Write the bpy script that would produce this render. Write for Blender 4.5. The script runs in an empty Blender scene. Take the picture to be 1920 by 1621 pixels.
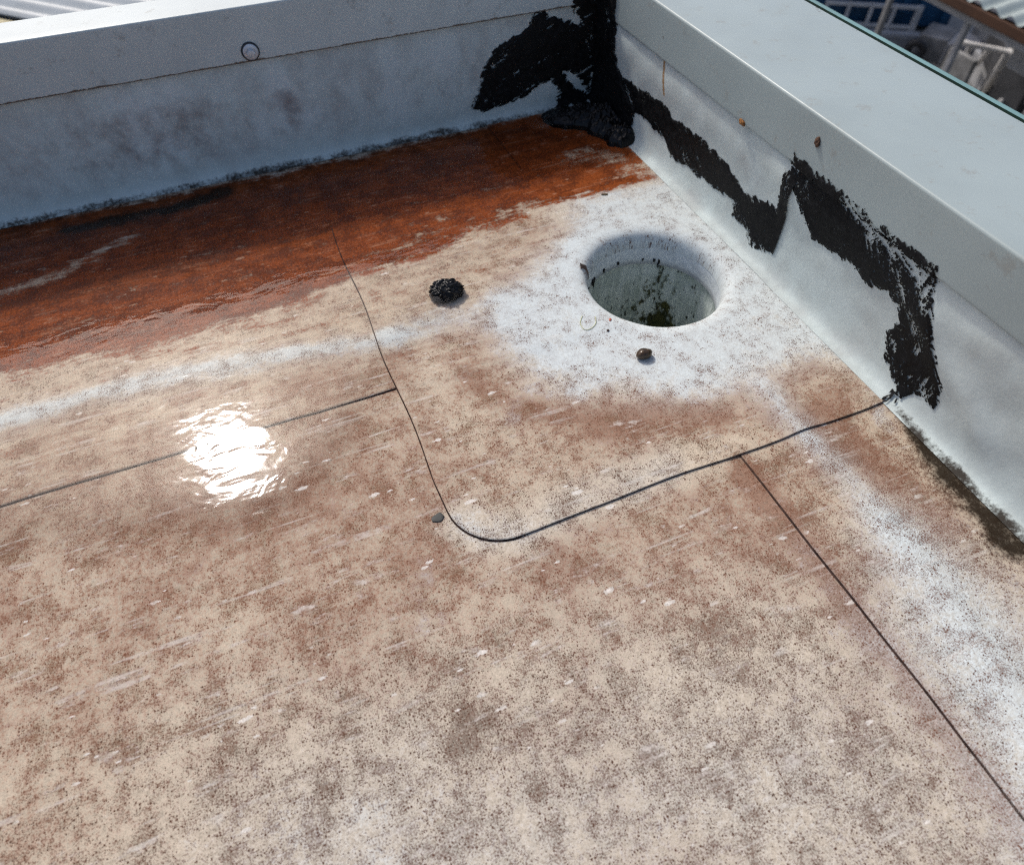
import bpy, bmesh, math, random
import numpy as np
from mathutils import Matrix, Vector

# ------------------------------------------------------------------ camera, sky, sun, exposure
S = bpy.context.scene
COL = S.collection
cam_d = bpy.data.cameras.new('camera')
cam = bpy.data.objects.new('camera', cam_d)
COL.objects.link(cam)
cam_d.sensor_fit = 'HORIZONTAL'
cam_d.sensor_width = 36.0
cam_d.lens = 36.0 * 1254.82 / 1920.0
cam_d.clip_start = 0.01
cam_d.clip_end = 400.0
CAM = (-0.3811, -0.6882, 0.37)
cam.matrix_world = Matrix(((0.92480, 0.30286, -0.23025, CAM[0]),
                           (-0.38037, 0.72431, -0.57506, CAM[1]),
                           (-0.00739, 0.61940, 0.78504, CAM[2]),
                           (0, 0, 0, 1)))
cam_d.dof.use_dof = True
cam_d.dof.focus_distance = 0.47
cam_d.dof.aperture_fstop = 8.5
S.camera = cam

SUN = Vector((-0.1542, 0.6619, 0.7335)).normalized()
SUN_EL = math.asin(SUN.z)
SUN_AZ = math.atan2(SUN.x, SUN.y)
W = bpy.data.worlds.new('World')
S.world = W
W.use_nodes = True
wn = W.node_tree
wn.nodes.clear()
sky = wn.nodes.new('ShaderNodeTexSky')
sky.sky_type = 'NISHITA'
sky.sun_disc = False
sky.sun_elevation = SUN_EL
sky.sun_rotation = SUN_AZ
sky.air_density = 0.75
sky.dust_density = 3.5
sky.ozone_density = 1.0
wb = wn.nodes.new('ShaderNodeBackground')
wb.inputs['Strength'].default_value = 0.15
wo = wn.nodes.new('ShaderNodeOutputWorld')
wn.links.new(sky.outputs[0], wb.inputs[0])
wn.links.new(wb.outputs[0], wo.inputs[0])

sd = bpy.data.lights.new('sun', 'SUN')
sd.energy = 2.05
sd.angle = math.radians(5.2)
sd.color = (1.0, 0.96, 0.90)
sun = bpy.data.objects.new('sun', sd)
sun.rotation_euler = (-SUN).to_track_quat('-Z', 'Y').to_euler()
COL.objects.link(sun)

S.view_settings.view_transform = 'Standard'
S.view_settings.look = 'None'
S.view_settings.gamma = 1.0
S.view_settings.exposure = 0.19
S.render.engine = 'CYCLES'
S.cycles.max_bounces = 4
S.cycles.diffuse_bounces = 2
S.cycles.glossy_bounces = 3
S.cycles.transparent_max_bounces = 8
S.cycles.use_denoising = False
S.cycles.filter_width = 1.15

random.seed(4)

# ------------------------------------------------------------------ helpers
def _hash(ix, iy, seed):
    n = (ix.astype(np.int64) * 374761393 + iy.astype(np.int64) * 668265263 + seed * 1442695041) & 0x7fffffff
    n = ((n ^ (n >> 13)) * 1274126177) & 0x7fffffff
    return ((n ^ (n >> 16)) & 0xffff) / 65535.0

def vnoise(x, y, seed=0, octaves=3, rough=0.5):
    x = np.asarray(x, float); y = np.asarray(y, float)
    tot = np.zeros_like(x * y); amp = 1.0; sm = 0.0
    for o in range(octaves):
        ix = np.floor(x); iy = np.floor(y)
        fx = x - ix; fy = y - iy
        fx = fx * fx * (3 - 2 * fx); fy = fy * fy * (3 - 2 * fy)
        a = _hash(ix, iy, seed + o); b = _hash(ix + 1, iy, seed + o)
        c = _hash(ix, iy + 1, seed + o); d = _hash(ix + 1, iy + 1, seed + o)
        tot = tot + amp * ((a * (1 - fx) + b * fx) * (1 - fy) + (c * (1 - fx) + d * fx) * fy)
        sm += amp; amp *= rough; x = x * 2.03 + 17.1; y = y * 2.03 + 5.7
    return tot / sm

def sstep(a, b, x):
    t = np.clip((x - a) / (b - a), 0, 1)
    return t * t * (3 - 2 * t)

def line_dist(X, Y, pts):
    best = np.full(np.shape(X), 1e9)
    for (x0, y0), (x1, y1) in zip(pts[:-1], pts[1:]):
        dx, dy = x1 - x0, y1 - y0
        t = np.clip(((X - x0) * dx + (Y - y0) * dy) / (dx * dx + dy * dy + 1e-12), 0, 1)
        best = np.minimum(best, np.hypot(X - x0 - t * dx, Y - y0 - t * dy))
    return best

def poly_sd(X, Y, pts):
    """signed distance, positive inside"""
    d = line_dist(X, Y, list(pts) + [pts[0]])
    ins = np.zeros(np.shape(X), bool)
    n = len(pts)
    for i in range(n):
        x0, y0 = pts[i]; x1, y1 = pts[(i + 1) % n]
        if y0 == y1: continue
        c = ((y0 > Y) != (y1 > Y)) & (X < (x1 - x0) * (Y - y0) / (y1 - y0) + x0)
        ins ^= c
    return np.where(ins, d, -d)

def mesh_obj(name, V, Fc, mat, parent=None, smooth=True, attrs=None, mats=None, midx=None):
    me = bpy.data.meshes.new(name)
    V = np.asarray(V, float)
    me.from_pydata(V.tolist(), [], [tuple(int(i) for i in f) for f in Fc])
    for m in (mats or [mat]):
        me.materials.append(m)
    if midx is not None:
        me.polygons.foreach_set('material_index', np.asarray(midx, np.int32))
    if smooth:
        me.polygons.foreach_set('use_smooth', np.ones(len(me.polygons), bool))
    for k, v in (attrs or {}).items():
        a = me.attributes.new(k, 'FLOAT', 'POINT')
        a.data.foreach_set('value', np.asarray(v, np.float32))
    me.update()
    o = bpy.data.objects.new(name, me)
    COL.objects.link(o)
    if parent is not None:
        o.parent = parent
    return o

def bm_obj(name, bm, mat, parent=None, smooth=False):
    me = bpy.data.meshes.new(name)
    bm.to_mesh(me); bm.free()
    me.materials.append(mat)
    if smooth:
        me.polygons.foreach_set('use_smooth', np.ones(len(me.polygons), bool))
    o = bpy.data.objects.new(name, me)
    COL.objects.link(o)
    if parent is not None:
        o.parent = parent
    return o

def tag(o, label=None, cat=None, group=None, kind=None):
    if label: o['label'] = label
    if cat: o['category'] = cat
    if group: o['group'] = group
    if kind: o['kind'] = kind
    return o

def empty(name, loc=(0, 0, 0), rz=0.0):
    o = bpy.data.objects.new(name, None)
    o.location = loc; o.rotation_euler = (0, 0, rz)
    o.empty_display_size = 0.02
    COL.objects.link(o)
    return o

def grid_faces(nx, ny, keep=None):
    """verts indexed j*nx+i"""
    i, j = np.meshgrid(np.arange(nx - 1), np.arange(ny - 1))
    a = (j * nx + i).ravel()
    Fq = np.stack([a, a + 1, a + 1 + nx, a + nx], 1)
    if keep is not None:
        Fq = Fq[keep.ravel()]
    return Fq

def compact(V, Fq, attrs=None):
    used = np.zeros(len(V), bool); used[np.asarray(Fq).ravel()] = True
    idx = np.cumsum(used) - 1
    at = {k: np.asarray(v)[used] for k, v in (attrs or {}).items()}
    return V[used], idx[np.asarray(Fq)], at

def box_bm(bm, lo, hi, bev=0.0, M=None):
    r = bmesh.ops.create_cube(bm, size=1.0)
    vs = r['verts']
    for v in vs:
        v.co = Vector([lo[k] + (v.co[k] + .5) * (hi[k] - lo[k]) for k in range(3)])
    if bev > 0:
        es = list({e for v in vs for e in v.link_edges})
        g = bmesh.ops.bevel(bm, geom=es, offset=bev, segments=2, affect='EDGES', profile=.6)
        vs = list({v for f in g['faces'] for v in f.verts} | {v for v in vs if v.is_valid})
    if M is not None:
        for v in vs:
            if v.is_valid: v.co = M @ v.co
    return vs

def tube_bm(bm, pts, r, seg=8):
    pts = [Vector(p) for p in pts]
    rings = []
    for i, p in enumerate(pts):
        d = (pts[min(i + 1, len(pts) - 1)] - pts[max(i - 1, 0)]).normalized()
        u = d.orthogonal().normalized(); w = d.cross(u)
        rr = r[i] if isinstance(r, (list, tuple)) else r
        rings.append([bm.verts.new(p + (u * math.cos(a) + w * math.sin(a)) * rr)
                      for a in [2 * math.pi * k / seg for k in range(seg)]])
    for a, b in zip(rings[:-1], rings[1:]):
        for k in range(seg):
            bm.faces.new((a[k], a[(k + 1) % seg], b[(k + 1) % seg], b[k]))
    bm.faces.new(rings[0][::-1]); bm.faces.new(rings[-1])

# ------------------------------------------------------------------ node helpers
class NT:
    def __init__(self, name):
        self.m = bpy.data.materials.new(name)
        self.m.use_nodes = True
        self.t = self.m.node_tree
        self.t.nodes.clear()
        self.dim = '3D'
    def n(self, typ, **kw):
        nd = self.t.nodes.new(typ)
        for k, v in kw.items():
            setattr(nd, k, v)
        return nd
    def set(self, sock, v):
        if isinstance(v, bpy.types.NodeSocket):
            self.t.links.new(v, sock)
        else:
            sock.default_value = v
    def math(self, op, a, b=0.0, c=None, clamp=False):
        nd = self.n('ShaderNodeMath', operation=op, use_clamp=clamp)
        self.set(nd.inputs[0], a); self.set(nd.inputs[1], b)
        if c is not None: self.set(nd.inputs[2], c)
        return nd.outputs[0]
    def add(self, a, b): return self.math('ADD', a, b)
    def sub(self, a, b): return self.math('SUBTRACT', a, b)
    def mul(self, a, b): return self.math('MULTIPLY', a, b)
    def mad(self, a, b, c): return self.math('MULTIPLY_ADD', a, b, c)
    def sm(self, x, a, b, lo=0.0, hi=1.0):
        nd = self.n('ShaderNodeMapRange', interpolation_type='SMOOTHSTEP')
        self.set(nd.inputs[0], x); self.set(nd.inputs[1], a); self.set(nd.inputs[2], b)
        self.set(nd.inputs[3], lo); self.set(nd.inputs[4], hi)
        return nd.outputs[0]
    def attr(self, name):
        return self.n('ShaderNodeAttribute', attribute_name=name).outputs['Fac']
    def pos(self):
        return self.n('ShaderNodeNewGeometry').outputs['Position']
    def obj(self):
        return self.n('ShaderNodeTexCoord').outputs['Object']
    def map(self, v, loc=(0, 0, 0), rot=(0, 0, 0), scale=(1, 1, 1)):
        nd = self.n('ShaderNodeMapping')
        self.set(nd.inputs[0], v)
        nd.inputs[1].default_value = loc; nd.inputs[2].default_value = rot; nd.inputs[3].default_value = scale
        return nd.outputs[0]
    def noise(self, v, scale, detail=3.0, rough=0.55, dist=0.0, col=False):
        nd = self.n('ShaderNodeTexNoise', noise_dimensions=self.dim)
        self.set(nd.inputs['Vector'], v)
        nd.inputs['Scale'].default_value = scale
        nd.inputs['Detail'].default_value = detail
        nd.inputs['Roughness'].default_value = rough
        nd.inputs['Distortion'].default_value = dist
        return nd.outputs[1 if col else 0]
    def voro(self, v, scale, feature='F1', rand=1.0):
        nd = self.n('ShaderNodeTexVoronoi', feature=feature, voronoi_dimensions=self.dim)
        self.set(nd.inputs['Vector'], v)
        nd.inputs['Scale'].default_value = scale
        nd.inputs['Randomness'].default_value = rand
        return nd
    def mix(self, f, a, b, blend='MIX'):
        nd = self.n('ShaderNodeMix', data_type='RGBA', blend_type=blend)
        self.set(nd.inputs[0], f)
        self.set(nd.inputs[6], a if isinstance(a, bpy.types.NodeSocket) else (*a, 1))
        self.set(nd.inputs[7], b if isinstance(b, bpy.types.NodeSocket) else (*b, 1))
        return nd.outputs[2]
    def sep(self, v):
        return self.n('ShaderNodeSeparateXYZ'), v
    def xyz(self, v):
        nd = self.n('ShaderNodeSeparateXYZ'); self.set(nd.inputs[0], v)
        return nd.outputs[0], nd.outputs[1], nd.outputs[2]
    def bump(self, h, strength=0.3, dist=0.001, normal=None):
        nd = self.n('ShaderNodeBump')
        nd.inputs['Strength'].default_value = strength
        nd.inputs['Distance'].default_value = dist
        self.set(nd.inputs['Height'], h)
        if normal is not None: self.set(nd.inputs['Normal'], normal)
        return nd.outputs[0]
    def bsdf(self, color, rough=0.5, metal=0.0, normal=None, spec=0.5, **kw):
        b = self.n('ShaderNodeBsdfPrincipled')
        self.set(b.inputs['Base Color'], color if isinstance(color, bpy.types.NodeSocket) else (*color, 1))
        self.set(b.inputs['Roughness'], rough)
        self.set(b.inputs['Metallic'], metal)
        self.set(b.inputs['Specular IOR Level'], spec)
        if normal is not None: self.set(b.inputs['Normal'], normal)
        for k, v in kw.items(): self.set(b.inputs[k], v)
        o = self.n('ShaderNodeOutputMaterial')
        self.t.links.new(b.outputs[0], o.inputs[0])
        return self.m

def plain(name, col, rough=0.6, metal=0.0, var=0.25, scale=30.0, bump=0.0, spec=.5):
    t = NT(name)
    p = t.obj()
    n = t.noise(p, scale, 4, .6)
    c = t.mix(t.sm(n, .3, .7), tuple(v * (1 - var) for v in col), tuple(min(1, v * (1 + var)) for v in col))
    nm = t.bump(n, bump, .002) if bump else None
    return t.bsdf(c, rough, metal, nm, spec)

# ------------------------------------------------------------------ membrane material (stains live in point attributes)
def membrane_material():
    t = NT('stained_membrane')
    t.dim = '2D'
    P = t.pos()
    big = t.noise(P, 11, 2, .6)
    big2 = t.noise(t.map(P, (3, 7, 1)), 24, 3, .65)
    mid = t.noise(P, 85, 4, .72)
    mid2 = t.noise(t.map(P, (9, 2, 4)), 48, 4, .74)
    fine = t.noise(P, 420, 3, .74)
    dot = t.noise(P, 1100, 1, .6)
    flow = t.noise(t.map(P, (0, 0, 0), (0, 0, .22), (.20, 1, 1)), 95, 5, .70, .4)
    a_rust, a_white, a_speck, a_dark, a_brown, a_flow = [t.attr(k) for k in
        ('rust', 'white', 'speck', 'dark', 'brown', 'flow')]
    fl = t.mul(t.sub(flow, .5), a_flow)
    c_mid, c_mid2, c_fine = t.sub(mid, .5), t.sub(mid2, .5), t.sub(fine, .5)
    # tan dust to pinkish brown
    b = t.mad(c_mid, 1.15, a_brown)
    b = t.mad(t.sub(big, .5), .8, b)
    b = t.mad(t.sub(big2, .5), .7, b)
    b = t.mad(fl, 1.7, b)
    b = t.mad(c_fine, 1.9, b)
    b = t.mad(t.mad(c_mid2, 2.0, c_mid), .10, b)
    b = t.sm(b, -.05, 1.05)
    col = t.mix(b, TAN, PINK)
    col = t.mix(t.sm(mid2, .52, .78, 0, .55), col, OLIVE)
    # clean membrane
    w = t.mad(c_mid2, -.95, a_white)
    w = t.mad(c_fine, .75, w)
    w = t.mad(c_mid, 1.0, w)
    w = t.mad(fl, -1.2, w)
    w = t.sm(w, .16, 1.10, 0, .94)
    wc = t.mix(t.sm(mid, .35, .75), WHITE, WHITE2)
    col = t.mix(w, col, wc)
    col = t.mix(t.mul(t.attr('fade'), t.sm(t.mad(c_fine, .9, t.mad(c_mid, .7, mid2)), .22, .66, .42, 1.0)), col, wc)
    # rust-brown sediment
    r = t.mad(c_mid, .9, a_rust)
    r = t.mad(c_fine, .6, r)
    r = t.mad(fl, 1.6, r)
    r = t.sm(r, .25, .72)
    rc = t.mix(t.sm(t.add(mid2, t.mad(fl, 1.0, t.mul(c_fine, .6))), .30, .70), RUST_D, RUST_L)
    col = t.mix(r, col, rc)
    # fine dark speckles, in clusters
    D = t.mad(c_mid2, 2.5, t.mad(c_mid, 2.3, t.mad(a_flow, -.20, a_speck)))
    D = t.mad(t.sub(big2, .5), .8, D)
    D = t.mad(r, -.45, D)
    sp = t.mul(t.sm(t.sub(t.mad(c_fine, .35, dot), t.mad(D, -.24, .690)), -.02, .05), .66)
    for k, (scl, dens) in enumerate(((600, .44), (950, .74))):
        vo = t.voro(t.map(P, (k, 3 * k, 0)), scl)
        rx, ry, _ = t.xyz(vo.outputs['Color'])
        pres = t.sm(t.sub(t.mul(D, dens), rx), 0, .02)
        rad = t.mad(ry, .27, t.mad(c_fine, .45, .12))
        sp = t.math('MAXIMUM', sp, t.mul(t.sm(t.sub(rad, vo.outputs['Distance']), -.03, .09), t.mul(pres, .96)))
    sc = t.mix(t.sm(t.mad(c_mid, .8, a_brown), .2, .65), SPK_B, SPK_A)
    col = t.mix(sp, col, sc)
    # short pale scuffs in several directions, and long hairline scratches
    fk = None
    for k, (rz, s, cut) in enumerate(((.45, 60, .91), (-.5, 95, .92))):
        mp = t.map(P, (k * 3.1, k * 1.7, 0), (0, 0, rz), (1, 2.6, .01))
        v = t.voro(mp, s)
        rx, ry, _ = t.xyz(v.outputs['Color'])
        d = t.mad(c_mid, .30, t.mad(c_fine, .45, v.outputs['Distance']))
        sz = t.mad(ry, .20, .05)
        f_ = t.mul(t.mul(t.sm(rx, cut, cut + .005), t.sm(t.sub(sz, d), -.02, .05)), t.sm(big2, .47, .60))
        fk = f_ if fk is None else t.math('MAXIMUM', fk, f_)
    for k, rz in enumerate((1.7, -.45)):
        mp = t.map(P, (k, 2 * k, 0), (0, 0, rz), (5, 140, .01))
        h = t.noise(mp, 1.0, 2, .75)
        fk = t.math('MAXIMUM', fk, t.mul(t.sm(h, .64, .76), t.sm(mid2, .40, .62, 0, .55)))
    for k, rz in enumerate((.55, -1.3)):
        h = t.noise(t.map(P, (3 * k + 1, k, 0), (0, 0, rz), (22, 120, .01)), 1.0, 3, .7)
        fk = t.math('MAXIMUM', fk, t.mul(t.sm(t.mad(c_fine, .25, h), .60, .74), t.sm(mid2, .45, .68, 0, .65)))
    fk = t.mul(fk, t.sub(1.0, t.mul(a_white, .6)))
    col = t.mix(t.mul(fk, .75), col, t.mix(r, PALE, RUST_P))
    grain = t.mad(t.sub(1.0, t.mul(w, .65)), t.mad(c_fine, 1.15, t.mad(t.sub(dot, .5), .8, t.mul(c_mid, .5))), 1.0)
    gv = t.n('ShaderNodeVectorMath', operation='SCALE'); t.set(gv.inputs[0], col); t.set(gv.inputs['Scale'], t.math('MAXIMUM', grain, .45))
    col = gv.outputs[0]
    # black-brown algae and dirt
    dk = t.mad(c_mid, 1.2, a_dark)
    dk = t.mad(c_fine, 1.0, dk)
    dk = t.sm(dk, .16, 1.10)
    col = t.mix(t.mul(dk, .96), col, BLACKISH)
    nm = t.bump(dot, .20, .0004)
    ro = t.mad(sp, .1, t.sm(mid, .3, .7, .60, .80))
    return t.bsdf(col, ro, 0, nm, .05)

TAN = (.555, .462, .348)
PINK = (.300, .186, .130)
OLIVE = (.36, .275, .18)
WHITE = (.595, .65, .65)
WHITE2 = (.50, .525, .515)
RUST_D = (.118, .028, .008)
RUST_L = (.235, .055, .0115)
RUST_P = (.42, .25, .16)
PALE = (.74, .70, .64)
SPK_A = (.130, .056, .032)
SPK_B = (.078, .034, .019)
BLACKISH = (.018, .013, .008)
M_MEM = membrane_material()

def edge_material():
    t = NT('dirty_edge_lap_shadow')
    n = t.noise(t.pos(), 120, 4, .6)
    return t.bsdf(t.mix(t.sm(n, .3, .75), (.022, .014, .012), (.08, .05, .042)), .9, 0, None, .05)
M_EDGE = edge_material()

def tar_material(name='black_tar', rough=.42, cut=False):
    t = NT(name)
    P = t.pos()
    n1 = t.noise(P, 190, 5, .65)
    n2 = t.noise(t.map(P, (0, 0, 0), (.4, .3, .2), (1, .25, 1)), 700, 4, .6)
    c = t.mix(t.sm(n1, .35, .75), (.0030, .0031, .0035), (.0095, .0098, .0105))
    c = t.mix(t.sm(t.add(n2, t.mul(n1, .4)), .78, 1.0, 0, .7), c, (.030, .032, .036))
    nm = t.bump(t.add(n1, t.mul(n2, .5)), .30, .0008)
    kw = {'Alpha': t.sm(t.attr('cover'), -.12, .12)} if cut else {}
    return t.bsdf(c, t.sm(n1, .3, .7, rough - .08, rough + .16), 0, nm,   .22 if not cut else .16, **kw)
M_TAR = tar_material()
M_TARS = tar_material('smeared_black_tar', .55, True)
M_TARW = tar_material('wet_black_tar', .22)

# ------------------------------------------------------------------ roof heights and stain fields (metres; corner of the roof at the origin)
HOLE = (-0.0938, -0.3075)
R_RIM = 0.0665
SEAM_Y = -0.3457      # front edge of the strip along the back parapet
SEAM_X = -0.1350      # edge of the strip along the side parapet
T = 0.0009            # sheet thickness

def wob(s, seed):
    return (vnoise(s * 14, s * 0 + seed, seed, 3) - .5) * .0035

def sheet_h(x, y):
    h = T * sstep(-.014, .003, y - SEAM_Y)
    return h + T * sstep(-.014, .003, x - SEAM_X)

def sag(x, y):
    """slow waviness and the pressed ridges of the sheets"""
    z = .0012 * (vnoise(x * 9 + 40, y * 9 + 40, 5, 2) - .5)
    z = z + .0016 * np.exp(-(line_dist(x, y, RIDGE_B) / .011) ** 2)
    z = z + .0022 * np.exp(-(line_dist(x, y, RIDGE_S) / .013) ** 2)
    return z

RIDGE_B = [(-0.7368,-0.2689),(-0.607,-0.2682),(-0.5353,-0.265),(-0.4472,-0.2722),(-0.3798,-0.2849),(-0.3223,-0.2942)]
RIDGE_S = [(-0.0874,-0.4584),(-0.0834,-0.5079),(-0.0805,-0.5427),(-0.0852,-0.6229),(-0.0941,-0.6855),(-0.1252,-0.7731)]

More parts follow.
